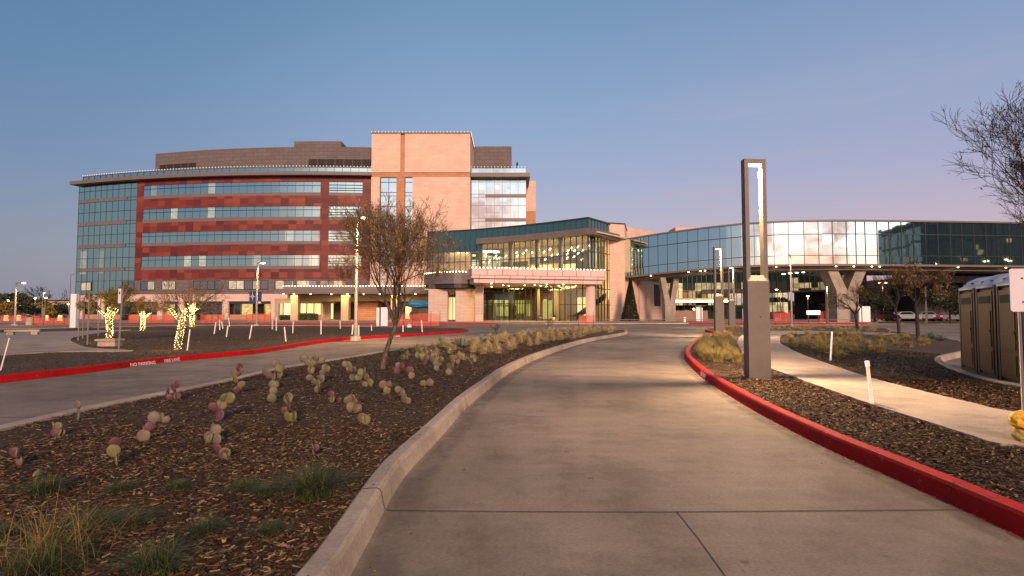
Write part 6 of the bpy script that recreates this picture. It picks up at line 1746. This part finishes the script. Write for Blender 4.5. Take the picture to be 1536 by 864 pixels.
p = PH(165, 519, .12); r = root('concrete_block', 'low weathered concrete utility block beside the bushy wrapped tree', 'block', p); m = mb('kerb_concrete'); m.box(-.35, .35, -.22, .22, -.02, .22); m.build('block', r); mb('tan_plaster').box(-.42, .40, -.28, .28, .221, .29).build('lid', r)
p = PH(31, 502, .15); r = root('low_bench', 'low grey concrete bench on the left plaza', 'bench', p, .5); mb('kerb_concrete').box(-.7, .9, -.2, .2, .18, .30).build('seat', r); mb('kerb_concrete').box(-.6, -.3, -.18, .18, 0, .179).build('leg', r); mb('kerb_concrete').box(.5, .8, -.18, .18, 0, .179).build('leg', r)
# planters and entrance pots
for px, Yq, lb in ((809, 84, 'pale round pot beside the dark red entrance column'), (831, 82, 'pale pot left of the rear canopy column'), (861, 82, 'pale pot between the two right canopy columns')):
    x = XY(px, 478, Yq); r = root('flower_pot', lb, 'pot', (x, Yq, .13), group='pale pots by the entrance'); m = mb('terracotta_pot'); m.tube([(0, 0, 0), (0, 0, .35), (0, 0, .6)], [.2, .36, .28], 14); m.build('pot', r)
    q = mb('dark_leaf'); rr = random.Random(int(px))
    for _ in range(80): v = Vector((rr.gauss(0, .15), rr.gauss(0, .15), .65 + abs(rr.gauss(0, .15)))); u = Vector((rr.uniform(-1, 1), rr.uniform(-1, 1), rr.uniform(-1, 1))) * .08; w = Vector((rr.uniform(-1, 1), rr.uniform(-1, 1), rr.uniform(-1, 1))) * .05; q.face([v - u, v + w, v + u, v - w], [(0, 0)] * 4)
    q.build('plant', r)
r = root('entrance_bench', 'long low bench between the pots at the entrance', 'bench', (XY(820, 478, 85), 85, .13)); mb('tan_plaster').box(-.9, .9, -.2, .2, .38, .46).build('seat', r)
for s_ in (-.75, .75): mb('dark_metal').box(s_ - .05, s_ + .05, -.15, .15, 0, .379).build('leg', r)
# hedges along the base
def hedge(label, px0, px1, Yq, h, seed, leaf='dark_leaf', cat='hedge', name='hedge', n=1400):
    rr = random.Random(seed); a, b_ = XY(px0, 480, Yq), XY(px1, 480, Yq); m = mb(leaf)
    for _ in range(n):
        p = Vector((rr.uniform(a, b_), Yq + rr.uniform(-.5, .5), .13 + h * rr.random())); u = Vector((rr.gauss(0, 1), rr.gauss(0, 1), rr.gauss(0, 1))).normalized() * .14; w = u.cross(Vector((rr.gauss(0, 1), rr.gauss(0, 1), rr.gauss(0, 1)))).normalized() * .08
        m.face([p - u, p + w, p + u, p - w], [(0, 0)] * 4)
    o = m.build(name); tag(o, label, cat); return o
hedge('clipped green hedge between tan columns under the long canopy', 449, 476, 88, 1.15, 1, 'green_blade'); hedge('dark shrubs against the tan base wall right of the forked wrapped tree', 296, 306, 92, .9, 2, n=400, name='shrub_row', cat='shrubs'); hedge('dark green shrub at the left end of the base wall', 184, 192, 90, .9, 3, n=300, name='shrub_row', cat='shrubs'); hedge('pair of dark shrubs left of the tan canopy column', 419, 436, 90, .8, 4, n=500, name='shrub_row', cat='shrubs')
# thin dry saplings in the island
for i, (px, py, h, lb) in enumerate(((745, 506, 1.0, 'thin bare sapling rising from the feather grass nearer the cacti'), (822, 497, 1.3, 'thin bare sapling farther along the feather grass'))):
    make_tree('bare_sapling', lb, base_at(px, py), h, .5, .012, .2, (0, 0), 'dry_leaf', 10, .02, 3, 60 + i, bark='dark_bark', twigr=.006, group='bare saplings in the grass', cat='sapling')
# garden wall, retaining block wall beyond the bridge pier, far kerb rail
r = root('block_wall', 'low brown block garden wall beyond the left bridge pier', 'wall', (0, 0, 0)); a, b_ = PY(1011, 480, 84), PY(1062, 480, 84); mb('fence_block').box(a.x, b_.x, 84, 84.3, .1, ZH(467, 84)).build('wall', r); mb('kerb_concrete').box(a.x - .05, b_.x + .05, 83.95, 84.35, ZH(467, 84), ZH(466.2, 84)).build('coping', r)
r = root('guard_rail', 'low dark rail along the pavement under the footbridge', 'rail', (0, 0, 0)); a, b_ = PY(905, 480, 74), PY(1290, 480, 72)
Cr = Curve([(a.x, a.y), (b_.x, b_.y)]); band(mb('grey_metal'), Cr, 0, Cr.len, .42, .5, -.03, .03, 6).build('rail', r)
for t in frange(0, Cr.len, 3.2): p = Cr.at(t)[0]; mb('grey_metal').tube([(p.x, p.y, .1), (p.x, p.y, .42)], .03, 5).build('post', r)
# ================================================================== CARS
car0 = None
CARS = [(1041, 96, 0, (.75, .75, .75), 'white parked car behind the low block wall'), (1356, 84, 0, (.28, .33, .38), 'grey blue parked car right of the twin headed lamp'), (1388, 86, 0, (.20, .24, .28), 'dark grey parked car behind the dark trunked tree'), (1322, 80, 3.14, (.10, .03, .04), 'dark red parked car with glowing tail light by the white box sign'),
        (14, 205, 0, (.05, .06, .08), 'dark parked car at the far left edge'), (33, 205, 0, (.10, .11, .13), 'dark parked car left of the distant tree'), (46, 205, 0, (.35, .36, .38), 'silver parked car in the far left car park'), (59, 205, 0, (.05, .06, .08), 'dark parked car in the middle of the far row'), (99, 180, 0, (.08, .10, .12), 'dark parked car next to the green glass corner'), (1168, 92, 0, (.30, .03, .03), 'red parked car behind the net fence under the bridge'), (1430, 78, 0, (.18, .18, .22), 'dim parked car beneath the broad evergreen')]
def car_parts(r):
    prof = [(-2.2, .35), (-2.25, .65), (-2.1, .92), (-1.45, 1.0), (-.95, 1.42), (.55, 1.45), (1.15, 1.02), (2.0, .88), (2.2, .62), (2.18, .33)]
    M = Matrix.Rotation(PI / 2, 4, 'X')
    prof = prof[::-1]
    mb('car_paint').prism(prof, -.85, .85, M).build('body', r)
    win = [(-1.3, 1.0), (-.88, 1.36), (.5, 1.38), (1.0, 1.02)][::-1]
    mb('car_window').prism(win, -.86, .86, M).build('window', r)
    for x in (-1.35, 1.35):
        for y in (-.78, .78):
            w = mb('tyre').tube([(x, y - .11, .33), (x, y + .11, .33)], .33, 14).build('wheel', r); mb('grey_metal').tube([(x, y - .115, .33), (x, y + .115, .33)], .19, 10).build('rim', w)
    mb('tail_red').box(-2.27, -2.2, -.8, -.5, .68, .82).build('tail_light', r); mb('tail_red').box(-2.27, -2.2, .5, .8, .68, .82).build('tail_light', r)
for px, Yq, rz, col_, lb in CARS:
    x = XY(px, 475, Yq); loc = (x, Yq, .13 if Yq < 120 else -.02)
    if car0 is None: car0 = root('parked_car', lb, 'car', loc, rz, 'parked cars'); car_parts(car0); c = car0
    else: c = dup(car0, loc, rz, 1, lb, 'parked cars')
    for k in kids(c):
        if k.name.startswith('body'): k.color = (*col_, 1)
# ================================================================== FAR BACKGROUND
r = root('distant_building', 'long low pale building with lit bays on the far left skyline', 'building', (0, 0, 0))
a, b_ = XY(-60, 460, 260), XY(118, 460, 260); mb('distant_wall').box(a, b_, 260, 290, 0, ZH(450.5, 260)).build('wall', r)
mb('roofing').box(a - 1, b_, 259, 290, ZH(450.5, 260), ZH(449.5, 260)).build('roof_edge', r)
for u, v in ((24, 31), (36, 42), (46, 50), (84, 89), (95, 102)): mb('room_glow').box(XY(u, 455, 259.8), XY(v, 455, 259.8), 259.7, 259.95, ZH(459.5, 260), ZH(456, 260)).build('lit_bay', r)
# wooded skyline as one mass
m = mb('dark_leaf'); rr = random.Random(77)
for _ in range(26000):
    a = rr.uniform(-1.25, 1.25); rad = rr.uniform(330, 380); x, y = rad * math.sin(a), rad * math.cos(a)
    hh = 6 + 2.5 * math.sin(a * 31) + 2 * math.sin(a * 83 + 1); zz = hh * rr.random() ** .7
    u = Vector((rr.gauss(0, 1), rr.gauss(0, 1), rr.gauss(0, 1))).normalized() * 1.6; w = u.cross(Vector((rr.gauss(0, 1), rr.gauss(0, 1), rr.gauss(0, 1)))).normalized() * 1.0
    p = Vector((x, y, zz)); m.face([p - u, p + w, p + u, p - w], [(0, 0)] * 4)
o = m.build('treeline'); o['kind'] = 'stuff'
# dark tree belt behind the camera is what the lowest windows mirror
m = mb('dark_leaf')
for _ in range(9000):
    a = PI + rr.uniform(-1.2, 1.2); rad = rr.uniform(150, 175); x, y = rad * math.sin(a), rad * math.cos(a)
    hh = 9 + 3 * math.sin(a * 17) + 2 * math.sin(a * 47); zz = hh * rr.random() ** .7
    u = Vector((rr.gauss(0, 1), rr.gauss(0, 1), rr.gauss(0, 1))).normalized() * 1.8; w = u.cross(Vector((rr.gauss(0, 1), rr.gauss(0, 1), rr.gauss(0, 1)))).normalized() * 1.3
    p = Vector((x, y, zz)); m.face([p - u, p + w, p + u, p - w], [(0, 0)] * 4)
o = m.build('treeline'); o['kind'] = 'stuff'
